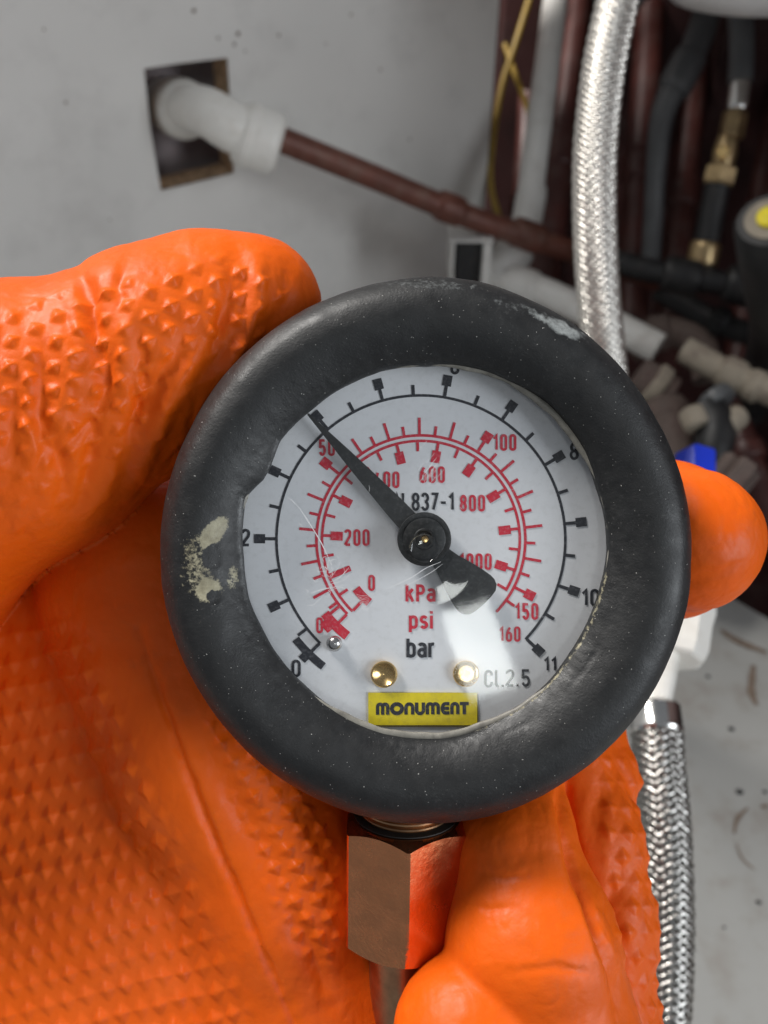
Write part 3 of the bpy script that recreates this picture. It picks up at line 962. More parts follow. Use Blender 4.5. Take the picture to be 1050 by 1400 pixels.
def arc(name, a0, a1, r0, r1, mat, z):
    n = max(2, int(abs(a1 - a0) / 2))
    P = []
    for i in range(n + 1):
        a = a0 + (a1 - a0) * i / n
        P.append((*polar(a, r0), z)); P.append((*polar(a, r1), z))
    return gmesh(name, P, [(2 * i, 2 * i + 1, 2 * i + 3, 2 * i + 2) for i in range(n)], mat, dial)


def quad_r(name, a, r0, r1, w, mat, z):
    """radial rectangle of width w px at angle a"""
    ux, uy = math.cos(R(a)), -math.sin(R(a))
    vx, vy = -uy, ux
    P = []
    for r, s in ((r0, -1), (r1, -1), (r1, 1), (r0, 1)):
        P.append((DC[0] + ux * r + vx * s * w / 2, DC[1] + uy * r + vy * s * w / 2, z))
    return gmesh(name, P, [(0, 1, 2, 3)], mat, dial)


bar_a = lambda b: 204.4 - 24.76 * (b - 1)
psi_a = lambda p: 225.2 - 1.6806 * p
kpa_a = lambda k: 226.3 - 0.2442 * k
arc('scale_arc', 225.8, -43.6, 195.6, 199.2, M['ink'], 0.6)
for i in range(1, 23):
    b = i / 2
    if i % 2 == 0:
        quad_r('tick_mark', bar_a(b), 198.5, 213.5, 4.4, M['ink'], 0.8)
        quad_r('tick_block', bar_a(b), 213, 228, 12.5, M['ink'], 1.0)
    elif b > 0.6:
        quad_r('tick_mark', bar_a(b), 198.5, 212, 4.4, M['ink'], 0.8)
# zero box of the bar scale
quad_r('tick_mark', 217.9, 198.5, 213, 4.0, M['ink'], 0.8)
quad_r('tick_mark', 225.6, 198.5, 213.5, 4.4, M['ink'], 1.2)
arc('zero_block', 218.4, 232.4, 213, 224, M['ink'], 1.0)
quad_r('zero_block', 225.2, 223.5, 231.5, 12, M['ink'], 1.2)
# red psi scale
arc('scale_arc', 225.2, -43.7, 140.9, 144.6, M['red'], 0.6)
arc('scale_arc', 226.3, -31, 133.4, 137.0, M['red'], 0.6)
for p in range(5, 160, 5):
    if p % 50 == 0:
        quad_r('tick_mark', psi_a(p), 144, 160, 4, M['red'], 0.8)
        quad_r('tick_block', psi_a(p), 159.5, 174, 13, M['red'], 1.0)
    elif p % 10 == 0:
        quad_r('tick_mark', psi_a(p), 144, 167, 3.8, M['red'], 0.8)
    else:
        quad_r('tick_mark', psi_a(p), 144, 156.5, 3.8, M['red'], 0.8)
for k in range(50, 1100, 50):
    if k % 100 == 0 and k > 100:
        quad_r('tick_mark', kpa_a(k), 123, 134, 4, M['red'], 0.8)
        quad_r('tick_block', kpa_a(k), 107, 123.5, 12, M['red'], 1.0)
    elif k == 100:
        quad_r('tick_block', kpa_a(k), 104, 133, 8, M['red'], 1.0)
    else:
        quad_r('tick_mark', kpa_a(k), 121, 134, 3.8, M['red'], 0.8)
# red zero boxes
quad_r('tick_mark', 219.2, 144, 160, 4, M['red'], 0.8)
quad_r('tick_mark', 225.2, 144, 160, 4, M['red'], 0.9)
arc('zero_block', 217.5, 232.5, 159, 172, M['red'], 1.0)
quad_r('zero_block', 222.5, 171, 180, 16, M['red'], 1.2)
quad_r('tick_mark', 226.2, 116, 134, 4, M['red'], 0.8)
arc('zero_block', 217, 230.5, 105, 117, M['red'], 1.0)


def stroke(pts, w, z):
    """flat ribbon along a polyline; returns verts, faces"""
    pts = [np.array(p, float) for i, p in enumerate(pts) if i == 0 or math.hypot(p[0] - pts[i - 1][0], p[1] - pts[i - 1][1]) > 0.02]
    V, F = [], []
    n = len(pts)
    closed = np.linalg.norm(pts[0] - pts[-1]) < 1e-3
    for i in range(n):
        a = pts[i] - pts[i - 1] if i > 0 else (pts[0] - pts[-2] if closed else pts[1] - pts[0])
        b = pts[i + 1] - pts[i] if i < n - 1 else (pts[1] - pts[0] if closed else a)
        a = a / np.linalg.norm(a); b = b / np.linalg.norm(b)
        t = a + b; t /= max(np.linalg.norm(t), 1e-6)
        m_ = np.array([-t[1], t[0]]) / max(0.5, np.dot(t, a))
        V += [(*(pts[i] + m_ * w / 2), z), (*(pts[i] - m_ * w / 2), z)]
    for i in range(n - 1):
        F.append((2 * i, 2 * i + 1, 2 * i + 3, 2 * i + 2))
    return V, F


def ell(cx, cy, rx, ry, a0, a1, n=9):
    return [(cx + rx * math.cos(R(a0 + (a1 - a0) * i / n)), cy + ry * math.sin(R(a0 + (a1 - a0) * i / n))) for i in range(n + 1)]


def glyphs(ch, h, w):
    """centre-line strokes of a narrow technical letter, y up from the base line; returns strokes, advance width"""
    r = w / 2
    x2 = h * 0.74          # lower-case height
    stad = lambda y0, y1, rx=r: ell(rx, y1 - rx, rx, rx, 0, 180) + ell(rx, y0 + rx, rx, rx, 180, 360) + [(2 * rx, y1 - rx)]
    if ch == '0': return [stad(0, h)], w
    if ch == '1': return [[(0, h * .76), (w * .55, h), (w * .55, 0)]], w * .62
    if ch == '2': return [[(0, h - r)] + ell(r, h - r, r, r, 172, 0) + [(w * .93, h * .60), (0, h * .06), (0, 0)], [(0, 0), (w, 0)]], w
    if ch == '3': return [ell(r, h * .75, r, h * .25, 165, -90) , ell(r, h * .25, r, h * .25, 90, -165)], w
    if ch == '4': return [[(w * .5, h), (0, h * .26), (w * 1.05, h * .26)], [(w * .75, h * .52), (w * .75, 0)]], w
    if ch == '5': return [[(w, h), (w * .06, h), (w * .02, h * .55)] + ell(r, h * .30, r, h * .30, 130, -160, 12)], w
    if ch == '6': return [stad(0, h * .60), [(0, h * .35), (w * .12, h * .66), (w * .72, h)]], w
    if ch == '7': return [[(0, h), (w, h), (w * .30, 0)]], w
    if ch == '8': return [ell(r, h * .26, r, h * .26, 90, 450, 18), ell(r, h * .76, r * .90, h * .24, 90, 450, 18)], w
    if ch == '-': return [[(0, h * .44), (w * .85, h * .44)]], w * .85
    if ch == '.': return [[(0, -1.2), (0, 2.4)]], 1.0
    if ch == 'E': return [[(w * .9, h), (0, h), (0, 0), (w * .9, 0)], [(0, h * .52), (w * .8, h * .52)]], w * .9
    if ch == 'N': return [[(0, -1.5), (0, h + 1), (w, -1), (w, h + 1.5)]], w
    if ch == 'C': return [[(w, h * .72)] + ell(r, h - r, r, r, 0, 180)[1:] + ell(r, r, r, r, 180, 360) + [(w, h * .28)]], w
    if ch == 'l': return [[(0, h + 1.5), (0, h * .12), (w * .25, 0), (w * .4, 0)]], w * .35
    if ch == 'k': return [[(0, -1.5), (0, h + 1.5)], [(w * .95, x2 + 1), (w * .1, h * .34)], [(w * .38, h * .44), (w, -1.5)]], w
    if ch == 'P': return [[(0, -1.5), (0, h), (w - r * .9, h)] + ell(w - r * .9, h * .74, r * .9, h * .26, 90, -90) + [(0, h * .48)]], w
    if ch == 'a': return [[(w * .08, x2 * .86)] + ell(r, x2 - r * .9, r, r * .9, 130, 0, 6) + [(w, -1.5)], ell(r, x2 * .28, r, x2 * .28, 45, 350, 14)], w
    if ch == 'p': return [[(0, x2 + 1.5), (0, -h * .32)], stad(0, x2)], w
    if ch == 'b': return [[(0, h + 1.5), (0, -1.5)], stad(0, x2)], w
    if ch == 's': return [ell(r, x2 * .75, r * .9, x2 * .25, 25, 270, 10), ell(r, x2 * .25, r * .95, x2 * .25, 90, -155, 10)], w
    if ch == 'i': return [[(0, -1.5), (0, x2 + 1.5)], [(0, h - 1), (0, h + 2.4)]], 1.0
    if ch == 'r': return [[(0, -1.5), (0, x2 + 1.5)], ell(r, x2 - r, r, r, 180, 70, 6)], w * .75
    return [], w * .45


def text(s, px, py, hpx, mat, parent, z=0.9, w=None, sw=None, gap=None, name='lettering'):
    """flat printed lettering centred at a spot of the dial, cap height hpx"""
    sw = sw or hpx * 0.155
    w = w or hpx * 0.36
    gap = gap or sw + hpx * 0.12
    hc = hpx - sw
    V, F = [], []
    x = 0.0
    lays = []
    for ch in s:
        st, adv = glyphs(ch, hc, w)
        lays += [[(a + x, b) for a, b in q] for q in st]
        x += adv + gap
    tot = x - gap
    for q, st in enumerate(lays):
        v, f = stroke(st, sw, z + 0.06 * (q % 3))
        F += [tuple(i + len(V) for i in ff) for ff in f]
        V += [(px - tot / 2 + a, py + hc / 2 - b, c_) for a, b, c_ in v]
    return gmesh(name, V, F, mat, parent)


for s, x, y, h_ in [('2', 336, 735, 24), ('0', 405, 914, 24), ('6', 622, 500, 24), ('8', 785, 617, 24), ('10', 807, 817, 24), ('11', 752, 908, 20), ('4', 424, 545, 24)]:
    text(s, x, y, h_, M['ink'], dial, name='numeral')
for s, x, y, h_ in [('50', 447, 612, 23), ('400', 529, 656, 23), ('600', 591, 649, 23), ('800', 646, 688, 23), ('200', 488, 735, 23), ('0', 508, 797, 22), ('0', 437, 855, 22),
                    ('100', 690, 605, 23), ('1000', 650, 768, 23), ('150', 720, 836, 23), ('160', 697, 867, 21)]:
    text(s, x, y, h_, M['red'], dial, name='numeral', w=h_ * .27, sw=h_ * .15)
text('EN', 540, 686, 24, M['ink'], dial, w=8.2, sw=3.6)
text('837-1', 592, 686, 25, M['ink'], dial, w=7.6, sw=3.5, gap=5.2)
text('Cl.', 676, 928, 24, M['ink'], dial, w=8.5, sw=3.4, gap=6)
text('2.5', 708, 927, 24, M['ink'], dial, w=8.5, sw=3.4, gap=6)
text('kPa', 575, 811, 24, M['red'], dial, w=8.2, sw=4.0, gap=6.2)
text('psi', 576, 848, 24, M['red'], dial, w=8.2, sw=4.0, gap=6.2)
text('bar', 576, 886, 27, M['ink'], dial, w=8.6, sw=4.4, gap=6.4)

# --- maker's plate
PX0, PX1, PY0, PY1 = 503.5, 652.5, 947, 991.5
def slab(name, x0, y0, x1, y1, z0, z1, mat, parent):
    P = [(x0, y0, z0), (x1, y0, z0), (x1, y1, z0), (x0, y1, z0), (x0, y0, z1), (x1, y0, z1), (x1, y1, z1), (x0, y1, z1)]
    return gmesh(name, P, [(4, 7, 6, 5), (0, 1, 5, 4), (1, 2, 6, 5), (2, 3, 7, 6), (3, 0, 4, 7)], mat, parent)
plate = slab('maker_plate', PX0, PY0, PX1, PY1, 0.5, 2.5, M['yellow'], GR)
slab('plate_shadow_edge', PX0 + 1, PY1 + 0.2, PX1, PY1 + 2.4, 0.5, 2.0, M['plate_shadow_brown'], plate)  # dark strips drawn as the plate's shadow, lower and right
slab('plate_shadow_edge', PX1 + 0.1, PY0 + 2, PX1 + 1.2, PY1 + 1, 0.5, 2.0, M['plate_shadow_brown'], plate)


def arch(cx, cy, rx, ry, a0, a1, n=10):
    return [(cx + rx * math.cos(R(a0 + (a1 - a0) * i / n)), cy - ry * math.sin(R(a0 + (a1 - a0) * i / n))) for i in range(n + 1)]


BL, TP = 977.0, 960.5      # base line and top of the letters
MONO = []
def glyph(ch, x, w):
    """strokes of one rounded letter in a box x..x+w"""
    sw = 3.7; h2 = sw / 2
    l, r = x + h2, x + w - h2
    t, b = TP + h2, BL - 0.2
    ra = (r - l) / 2
    if ch == 'n':
        return [[(l, b)] + [(l, t + ra)] + arch(l + ra, t + ra, ra, ra, 180, 0)[1:] + [(r, b)]]
    if ch == 'u':
        return [[(l, TP)] + [(l, b - ra - h2 + .5)] + arch(l + ra, b - ra - h2 + .5, ra, ra, 180, 360)[1:] + [(r, TP)]]
    if ch == 'm':
        q = (r - l) / 4
        mid = (l + r) / 2
        return [[(l, b), (l, t + q)] + arch(l + q, t + q, q, q, 180, 0, 8)[1:] + [(mid, b)],
                [(mid, b - 1), (mid, t + q)] + arch(mid + q, t + q, q, q, 180, 0, 8)[1:] + [(r, b)]]
    if ch == 'o':
        ym = (t + b - h2) / 2
        return [arch((l + r) / 2, ym, ra, (b - h2 - t) / 2, 90, 451, 28)]
    if ch == 'e':
        ym = (t + b - h2) / 2; ry = (b - h2 - t) / 2
        return [[(r + h2, t)] + [(l + ra, t)] + arch(l + ra, ym, ra, ry, 90, 270, 14)[1:] + [(r + h2, b - h2)], [(l + 1, ym), (r + h2 - .5, ym)]]
    if ch == 't':
        return [[(x, t), (x + w, t)], [((l + r) / 2, t + 1), ((l + r) / 2, b)]]


xs_ = [('m', 514.5, 17.5), ('o', 534, 17.5), ('n', 553.3, 12.8), ('u', 567.8, 13), ('m', 582.5, 18.5), ('e', 603, 11.5), ('n', 616, 11.8), ('t', 628.5, 12.5)]
for ch, x, w in xs_:
    V, F = [], []
    for q, st in enumerate(glyph(ch, x, w)):
        v, f = stroke(st, 4.6 if ch != 'o' else 5.4, 2.9 + 0.12 * q)
        sl = 0.008
        v = [(a, b + (575 - a) * sl, c) for a, b, c in v]
        F += [tuple(i + len(V) for i in ff) for ff in f]
        V += v
    gmesh('letter', V, F, M['ink'], plate)

# --- rivets and stop pin
def rivet(name, px, py, prof, mat, n=32, parent=None):
    P = []
    for (r, z) in prof:
        for i in range(n):
            a = 2 * math.pi * i / n
            P.append((px + max(r, .01) * math.cos(a), py - max(r, .01) * math.sin(a), z))
    F = [(l * n + i, l * n + (i + 1) % n, (l + 1) * n + (i + 1) % n, (l + 1) * n + i) for l in range(len(prof) - 1) for i in range(n)]
    F.append(tuple((len(prof) - 1) * n + i for i in range(n)))
    o = gmesh(name, P, F, mat, parent, True)
    return sharp(o, 40)


rivet('rivet', 525, 922, [(18.5, 0), (18.5, 7), (17.5, 9), (15.5, 9.5), (13.5, 8), (7, 3.5), (1, 2)], M['brass'])
rv = rivet('rivet', 637, 921, [(18, 0), (18, 7), (17, 9), (15, 10), (10, 10.5), (3, 10)], M['brass'])
rivet('stop_pin', 457, 880, [(11, 0), (11, 6), (10, 8), (9, 9), (9.5, 22), (8.5, 25), (6, 27), (3, 28.2), (.5, 28.5)], M['steel'])

# --- pointer
HC = (580, 737)
na = 132.9
nd = (math.cos(R(na)), -math.sin(R(na))); nv = (-nd[1], nd[0])
def npt(along, side, z):
    return (HC[0] + nd[0] * along + nv[0] * side, HC[1] + nd[1] * along + nv[1] * side, z)
# outline from the tip round to the tail
half = [(233, 1.6), (200, 4.2), (150, 8.5), (100, 12.0), (60, 14.5), (30, 15.5), (-30, 15), (-48, 19), (-66, 25), (-84, 30), (-98, 33), (-106, 33), (-113, 30), (-118, 24), (-120, 14), (-120.5, 6), (-120.5, 0)]
ol = [(234.5, 0)] + half
ol2 = ol + [(a, -s) for a, s in reversed(half[:-1])]
NZ0, NZ1 = 15.5, 18.5
n = len(ol2)
P = [npt(a, s, NZ1) for a, s in ol2] + [npt(a, s, NZ0) for a, s in ol2]
bm = bmesh.new()
vs = [bm.verts.new(L3(*p)) for p in P]
f_ = bm.faces.new(vs[:n]); g_ = bm.faces.new(list(reversed(vs[n:])))
for i in range(n):
    j = (i + 1) % n
    bm.faces.new((vs[i], vs[n + i], vs[n + j], vs[j]))
bmesh.ops.triangulate(bm, faces=[f_, g_])
pointer = from_bm('pointer', bm, M['needle'], GR)
rivet('hub', HC[0], HC[1], [(37, 13), (37, 20.5), (36, 22), (31, 22.3), (29.5, 21.3), (27.5, 22.2), (15, 22.8), (13.5, 24.5), (11.5, 24.5), (10.5, 22.5), (7, 22)], M['needle'], 48, pointer)
rivet('pivot_pin', HC[0] + 1, HC[1], [(5.5, 20), (5.5, 24), (4.6, 25.4), (2, 25.8)], M['brass'], 20, pointer)

# --- scratches cut into the lens
def lens_z(px, py):
    r = math.hypot(px - 580, py - 751)
    return 36 - 5.0 * (r / 262) ** 2
SC = []
def scr(pts, w):
    P = catmull([(x, y, 0) for x, y in pts], 6)
    V, F = [], []
    m_ = len(P)
    for i, p in enumerate(P):
        t = P[min(i + 1, m_ - 1)] - P[max(i - 1, 0)]; t /= max(np.linalg.norm(t), 1e-6)
        ww = 0.62 * w * (0.3 + 0.7 * math.sin(math.pi * (0.05 + 0.9 * i / (m_ - 1)))) * (0.7 + 0.6 * random.random())
        q = np.array([-t[1], t[0], 0]) * ww / 2
        z = lens_z(p[0], p[1]) + 0.35
        V += [(p[0] + q[0], p[1] + q[1], z), (p[0] - q[0], p[1] - q[1], z)]
    F = [(2 * i, 2 * i + 1, 2 * i + 3, 2 * i + 2) for i in range(m_ - 1)]
    o = gmesh('scratch', V, F, M['scratch'], lens)
    return o
scr([(393, 680), (408, 693), (424, 717), (438, 740), (447, 758), (453, 772)], 1.9)
scr([(408, 714), (414, 720)], 1.0)
scr([(394, 682), (400, 684), (403, 688)], 1.0)
rs = random.Random(8)
for i in range(16):
    x = 446 + rs.gauss(0, 6); y = 778 + rs.gauss(0, 11)
    a = rs.random() * 6.28
    scr([(x, y), (x + 5 * math.cos(a), y + 7 * math.sin(a)), (x + 7 * math.cos(a + 1), y + 10 * math.sin(a + .7))], 0.9)
scr([(425, 811), (440, 806), (455, 803), (470, 800)], 1.4)
scr([(418, 828), (428, 827), (436, 820), (444, 812)], 0.8)
scr([(417, 805), (421, 808), (419, 814)], 0.9)
scr([(450, 796), (462, 791), (470, 784), (477, 776)], 1.3)
scr([(448, 800), (458, 797), (470, 793), (478, 785)], 0.9)
scr([(462, 760), (464, 772), (458, 782), (450, 792)], 0.7)
scr([(446, 812), (455, 806), (468, 803), (472, 806)], 0.9)
for i in range(10):
    y = 812 + i * 2.1
    scr([(486 + i * 0.9, y), (496 + i * .6, y + 2.5 + rs.random() * 2), (505, y + 1)], 0.6)
for i in range(14):
    a = (594 + rs.gauss(0, 7), 630 + rs.gauss(0, 12))
    scr([a, (a[0] - 6, a[1] + 7), (a[0] - 12, a[1] + 14)], 0.7)
scr([(529, 805), (560, 791), (582, 777), (603, 768)], 1.3)
scr([(533, 812), (565, 796), (590, 782), (605, 771)], 0.8)
scr([(640, 925), (652, 913), (664, 905)], 0.9)
scr([(628, 934), (640, 926), (650, 918)], 0.8)
for i in range(16):
    a = (430 + rs.random() * 330, 600 + rs.random() * 320)
    if math.hypot(a[0] - 580, a[1] - 737) < 62: continue
    th = rs.random() * 3.14
    l_ = 4 + 10 * rs.random()
    scr([a, (a[0] + l_ * math.cos(th), a[1] + l_ * math.sin(th)), (a[0] + 2 * l_ * math.cos(th + .2), a[1] + 2 * l_ * math.sin(th + .2))], 0.45)

# --- stem, nut and tail below the boot
TILT = -9.0
sa = U(556, 1062, -72); sd = np.array([-0.012, -math.cos(R(TILT)), math.sin(R(TILT))]); sd /= np.linalg.norm(sd)
def ax_lathe(name, prof, mat, seg, phase=0.0, smooth=True, parent=None):
    x = np.array([1.0, 0, 0]); x -= sd * np.dot(x, sd); x /= np.linalg.norm(x)
    y = np.cross(sd, x)
    V = []
    for (h_, r) in prof:
        for j in range(seg):
            th = 2 * math.pi * j / seg + phase
            V.append(sa + sd * h_ + r * (math.cos(th) * x + math.sin(th) * y))
    F = []
    for i in range(len(prof) - 1):
        for j in range(seg):
            k = (j + 1) % seg
            F.append((i * seg + j, (i + 1) * seg + j, (i + 1) * seg + k, i * seg + k))
    F.append(tuple(range(seg))); F.append(tuple(reversed([(len(prof) - 1) * seg + j for j in range(seg)])))
    o = mesh(name, [U3(v - CG) for v in V], F, mat, parent if parent is not None else GR, smooth)
    bm = bmesh.new(); bm.from_mesh(o.data); bmesh.ops.recalc_face_normals(bm, faces=bm.faces); bm.to_mesh(o.data); bm.free()
    return sharp(o, 30)
pr = [(-60, 62)]
for i in range(9):
    pr += [(i * 7.5, 62), (i * 7.5 + 2.2, 67), (i * 7.5 + 4.4, 67), (i * 7.5 + 6.6, 62)]
pr += [(75, 60)]
ax_lathe('threaded_stem', pr, M['thread'], 48)
# hex nut: fine angular sampling so that the corners can be chamfered
HEXR = 98.0
seg = 240
hx = []
def hexr(th):
    t = (th) % (math.pi / 3) - math.pi / 6
    return min(HEXR * math.cos(math.pi / 6) / math.cos(t), HEXR - 1.3)
x = np.array([1.0, 0, 0]); x -= sd * np.dot(x, sd); x /= np.linalg.norm(x)
y = np.cross(sd, x)
ph = None
V = []
NH0, NH1 = 56.0, 246.0
fa = math.atan2(np.dot(np.array([0, 0, 1.0]), y), np.dot(np.array([0, 0, 1.0]), x)) - math.radians(1)
levels = [('c', NH0, 70), ('c', NH0, 76), ('cham', NH0, 0), ('full', 0, 0), ('chamb', NH1, 0), ('c', NH1, 74)]
for kind, hh, r0 in levels:
    for j in range(seg):
        th = 2 * math.pi * j / seg
        rh = hexr(th)
        if kind == 'c':
            r, hgt = r0, hh
        elif kind == 'cham':
            r = min(rh, 80 + 0) ; hgt = hh
        elif kind == 'full':
            r = rh; hgt = NH0 + max(0.5, (rh - 82) * 0.62)
        elif kind == 'chamb':
            r = rh; hgt = NH1 - max(0.5, (rh - 82) * 0.62)
        V.append(sa + sd * hgt + r * (math.cos(th + fa) * x + math.sin(th + fa) * y))
F = []
for i in range(len(levels) - 1):
    for j in range(seg):
        k = (j + 1) % seg
        F.append((i * seg + j, (i + 1) * seg + j, (i + 1) * seg + k, i * seg + k))
F.append(tuple(range(seg))); F.append(tuple(reversed([(len(levels) - 1) * seg + j for j in range(seg)])))
nut = mesh('hex_nut', [U3(v - CG) for v in V], F, M['nut'], GR, True)
bm = bmesh.new(); bm.from_mesh(nut.data); bmesh.ops.recalc_face_normals(bm, faces=bm.faces); bm.to_mesh(nut.data); bm.free()
sharp(nut, 25)
ax_lathe('nut_recess_shade', [(NH0 - 3, 66), (NH0 - 2.5, 76), (NH0 - 1, 76), (NH0 + 2, 70)], M['case'], 48)  # thin black ring painting the dark of the recess in the nut top
ax_lathe('tail_pipe', [(NH1 - 4, 64), (NH1 + 14, 64), (NH1 + 18, 52), (NH1 + 170, 50), (NH1 + 175, 44)], M['thread'], 40)

# ------------------------------------------------------------------ gloved hand (signed distance field -> one surface)
CAPS = []          # (group, a, b, ra, rb)
def chain(group, pts):
    q = []
    for (px, py, z, r) in pts:
        s = (FPX - z) / FPX
        q.append((U(px, py, z), r * s))
    for (a, ra), (b, rb) in zip(q[:-1], q[1:]):
        CAPS.append((group, a, b, ra, rb))


# thumb, pressed on the upper left of the boot
chain('thumb', [(352, 415, -115, 88), (300, 432, -112, 108), (222, 478, -105, 138), (150, 520, -108, 150)])
chain('thumb2', [(150, 524, -108, 150), (35, 574, -118, 183), (-85, 622, -135, 202), (-230, 760, -200, 240)])
# ball of the thumb and palm
chain('thenar', [(-150, 860, -330, 230), (-20, 1020, -330, 262), (70, 1250, -320, 280), (60, 1560, -320, 300)])
# band of palm between the crease and the gauge, running into the fingers
chain('band', [(215, 800, -345, 160), (300, 1020, -280, 148), (392, 1210, -255, 142), (452, 1420, -250, 150), (470, 1600, -260, 160)])
# index and middle finger behind the boot, fingertip curling round the right edge
chain('finger_a', [(230, 780, -390, 140), (520, 740, -345, 112), (760, 738, -330, 104), (905, 738, -235, 101), (946, 738, -135, 97)])
chain('finger_b', [(330, 1000, -335, 130), (560, 960, -350, 108), (740, 960, -340, 100), (800, 1060, -270, 72)])
# ring finger coming round from behind: textured flank and smooth back
chain('flank', [(775, 1050, -235, 66), (806, 1150, -190, 66), (812, 1260, -172, 78), (806, 1420, -168, 92), (790, 1600, -180, 100)])
chain('front', [(702, 1075, -140, 70), (705, 1160, -72, 76), (727, 1290, -36, 112), (748, 1420, -40, 120), (752, 1600, -60, 130)])
# little finger tip against the nut
chain('little', [(646, 1414, 0, 110), (720, 1490, -20, 118), (780, 1620, -60, 118)])
# wrist, out of the picture
chain('wrist', [(150, 1500, -280, 330), (60, 1800, -330, 300), (-20, 2050, -380, 285)])

KG = {'thumb': 18, 'thumb2': 4, 'thenar': 30, 'band': 16, 'finger_a': 20, 'finger_b': 20, 'flank': 10, 'front': 12, 'little': 10, 'wrist': 60}


def smin(a, b, k):
    h = np.maximum(k - np.abs(a - b), 0) / k
    return np.minimum(a, b) - h * h * k * 0.25


BC = U(581, 752, 0)
def sdf(p):
    p = np.asarray(p, np.float32)
    groups = {}
    for g_, a, b, ra, rb in CAPS:
        ab = (b - a).astype(np.float32)
        ex, ey, ez = p[:, 0] - np.float32(a[0]), p[:, 1] - np.float32(a[1]), p[:, 2] - np.float32(a[2])
        L2 = np.float32(ab @ ab)
        t = np.clip((ex * ab[0] + ey * ab[1] + ez * ab[2]) / L2, np.float32(0), np.float32(1))
        ex -= t * ab[0]; ey -= t * ab[1]; ez -= t * ab[2]
        d = np.sqrt(ex * ex + ey * ey + ez * ez) - (np.float32(ra) + np.float32(rb - ra) * t)
        groups[g_] = d if g_ not in groups else smin(groups[g_], d, 40)
    pl = p[:, 2] + 258 + 0.20 * (p[:, 1] + 50) - 0.12 * (p[:, 0] + 300)
    groups['thenar'] = -smin(-groups['thenar'], -pl, 90)
    groups['wrist'] = -smin(-groups['wrist'], -pl, 90)
    out = None
    for g_ in ('thenar', 'band', 'finger_a', 'finger_b', 'thumb2', 'thumb', 'flank', 'front', 'little', 'wrist'):
        out = groups[g_] if out is None else smin(out, groups[g_], KG[g_])
    # room for the boot that the glove presses against
    q = p - BC
    rr_ = np.sqrt(q[:, 0] ** 2 + q[:, 1] ** 2)
    dr_ = rr_ - 357; dz_ = np.maximum(q[:, 2] - 78, -196 - q[:, 2])
    bd = np.minimum(np.maximum(dr_, dz_), 0) + np.sqrt(np.maximum(dr_, 0) ** 2 + np.maximum(dz_, 0) ** 2)
    out = -smin(-out, bd, 10)
    return out


def surface_nets(lo, hi, h):
    nx, ny, nz_ = [int((hi[i] - lo[i]) / h) + 1 for i in range(3)]
    gx = lo[0] + h * np.arange(nx); gy = lo[1] + h * np.arange(ny); gz = lo[2] + h * np.arange(nz_)
    D = np.empty((nx, ny, nz_), np.float32)
    B = 8
    bxs, bys, bzs = [np.arange(0, k, B) for k in (nx, ny, nz_)]
    X, Y, Z = np.meshgrid(gx[0] + (bxs + B / 2) * h, gy[0] + (bys + B / 2) * h, gz[0] + (bzs + B / 2) * h, indexing='ij')
    cd = sdf(np.stack([X.ravel(), Y.ravel(), Z.ravel()], 1)).reshape(X.shape)
    D[:] = np.repeat(np.repeat(np.repeat(cd, B, 0), B, 1), B, 2)[:nx, :ny, :nz_]
    near = np.argwhere(np.abs(cd) < B * h * 1.25)
    o8 = np.arange(B)
    ox, oy, oz = [q.ravel() for q in np.meshgrid(o8, o8, o8, indexing='ij')]
    for k in range(0, len(near), 600):
        nbk = near[k:k + 600]
        I = np.minimum((nbk[:, 0:1] * B + ox).ravel(), nx - 1); J = np.minimum((nbk[:, 1:2] * B + oy).ravel(), ny - 1); K = np.minimum((nbk[:, 2:3] * B + oz).ravel(), nz_ - 1)
        D[I, J, K] = sdf(np.stack([gx[I], gy[J], gz[K]], 1))
    D[0] = D[-1] = 9; D[:, 0] = D[:, -1] = 9; D[:, :, 0] = D[:, :, -1] = 9
    sgn = D < 0
    c = [(a, b, d) for a in (0, 1) for b in (0, 1) for d in (0, 1)]
    cnt = sum(sgn[a:nx - 1 + a, b:ny - 1 + b, d:nz_ - 1 + d].astype(np.int8) for a, b, d in c)
    act = (cnt > 0) & (cnt < 8)
    idx = np.argwhere(act)
    vid = -np.ones(act.shape, np.int64); vid[act] = np.arange(len(idx))
    pos = np.zeros((len(idx), 3)); num = np.zeros(len(idx))
    for e0, e1 in [(p, q) for i, p in enumerate(c) for q in c[i + 1:] if sum(abs(np.subtract(p, q))) == 1]:
        d0 = D[idx[:, 0] + e0[0], idx[:, 1] + e0[1], idx[:, 2] + e0[2]]
        d1 = D[idx[:, 0] + e1[0], idx[:, 1] + e1[1], idx[:, 2] + e1[2]]
        m = (d0 < 0) != (d1 < 0)
        t = np.where(m, d0 / np.where(m, d0 - d1, 1), 0)
        pos += m[:, None] * (np.array(e0) + t[:, None] * (np.array(e1) - np.array(e0)))
        num += m
    Vv = (idx + pos / num[:, None]) * h + np.array(lo)
    Q = []
    for ax_ in range(3):
        o1, o2 = (ax_ + 1) % 3, (ax_ + 2) % 3
        sl0 = [slice(None)] * 3; sl1 = [slice(None)] * 3
        sl0[ax_] = slice(0, -1); sl1[ax_] = slice(1, None)
        s0 = sgn[tuple(sl0)]; s1 = sgn[tuple(sl1)]
        e = np.argwhere(s0 != s1)
        fl = s0[e[:, 0], e[:, 1], e[:, 2]]
        def cell(da, db):
            k = e.copy(); k[:, o1] -= da; k[:, o2] -= db
            return vid[k[:, 0], k[:, 1], k[:, 2]]
        q = np.stack([cell(0, 0), cell(1, 0), cell(1, 1), cell(0, 1)], 1)
        q = np.where(fl[:, None], q, q[:, ::-1])
        Q.append(q)
    return Vv, np.concatenate(Q)


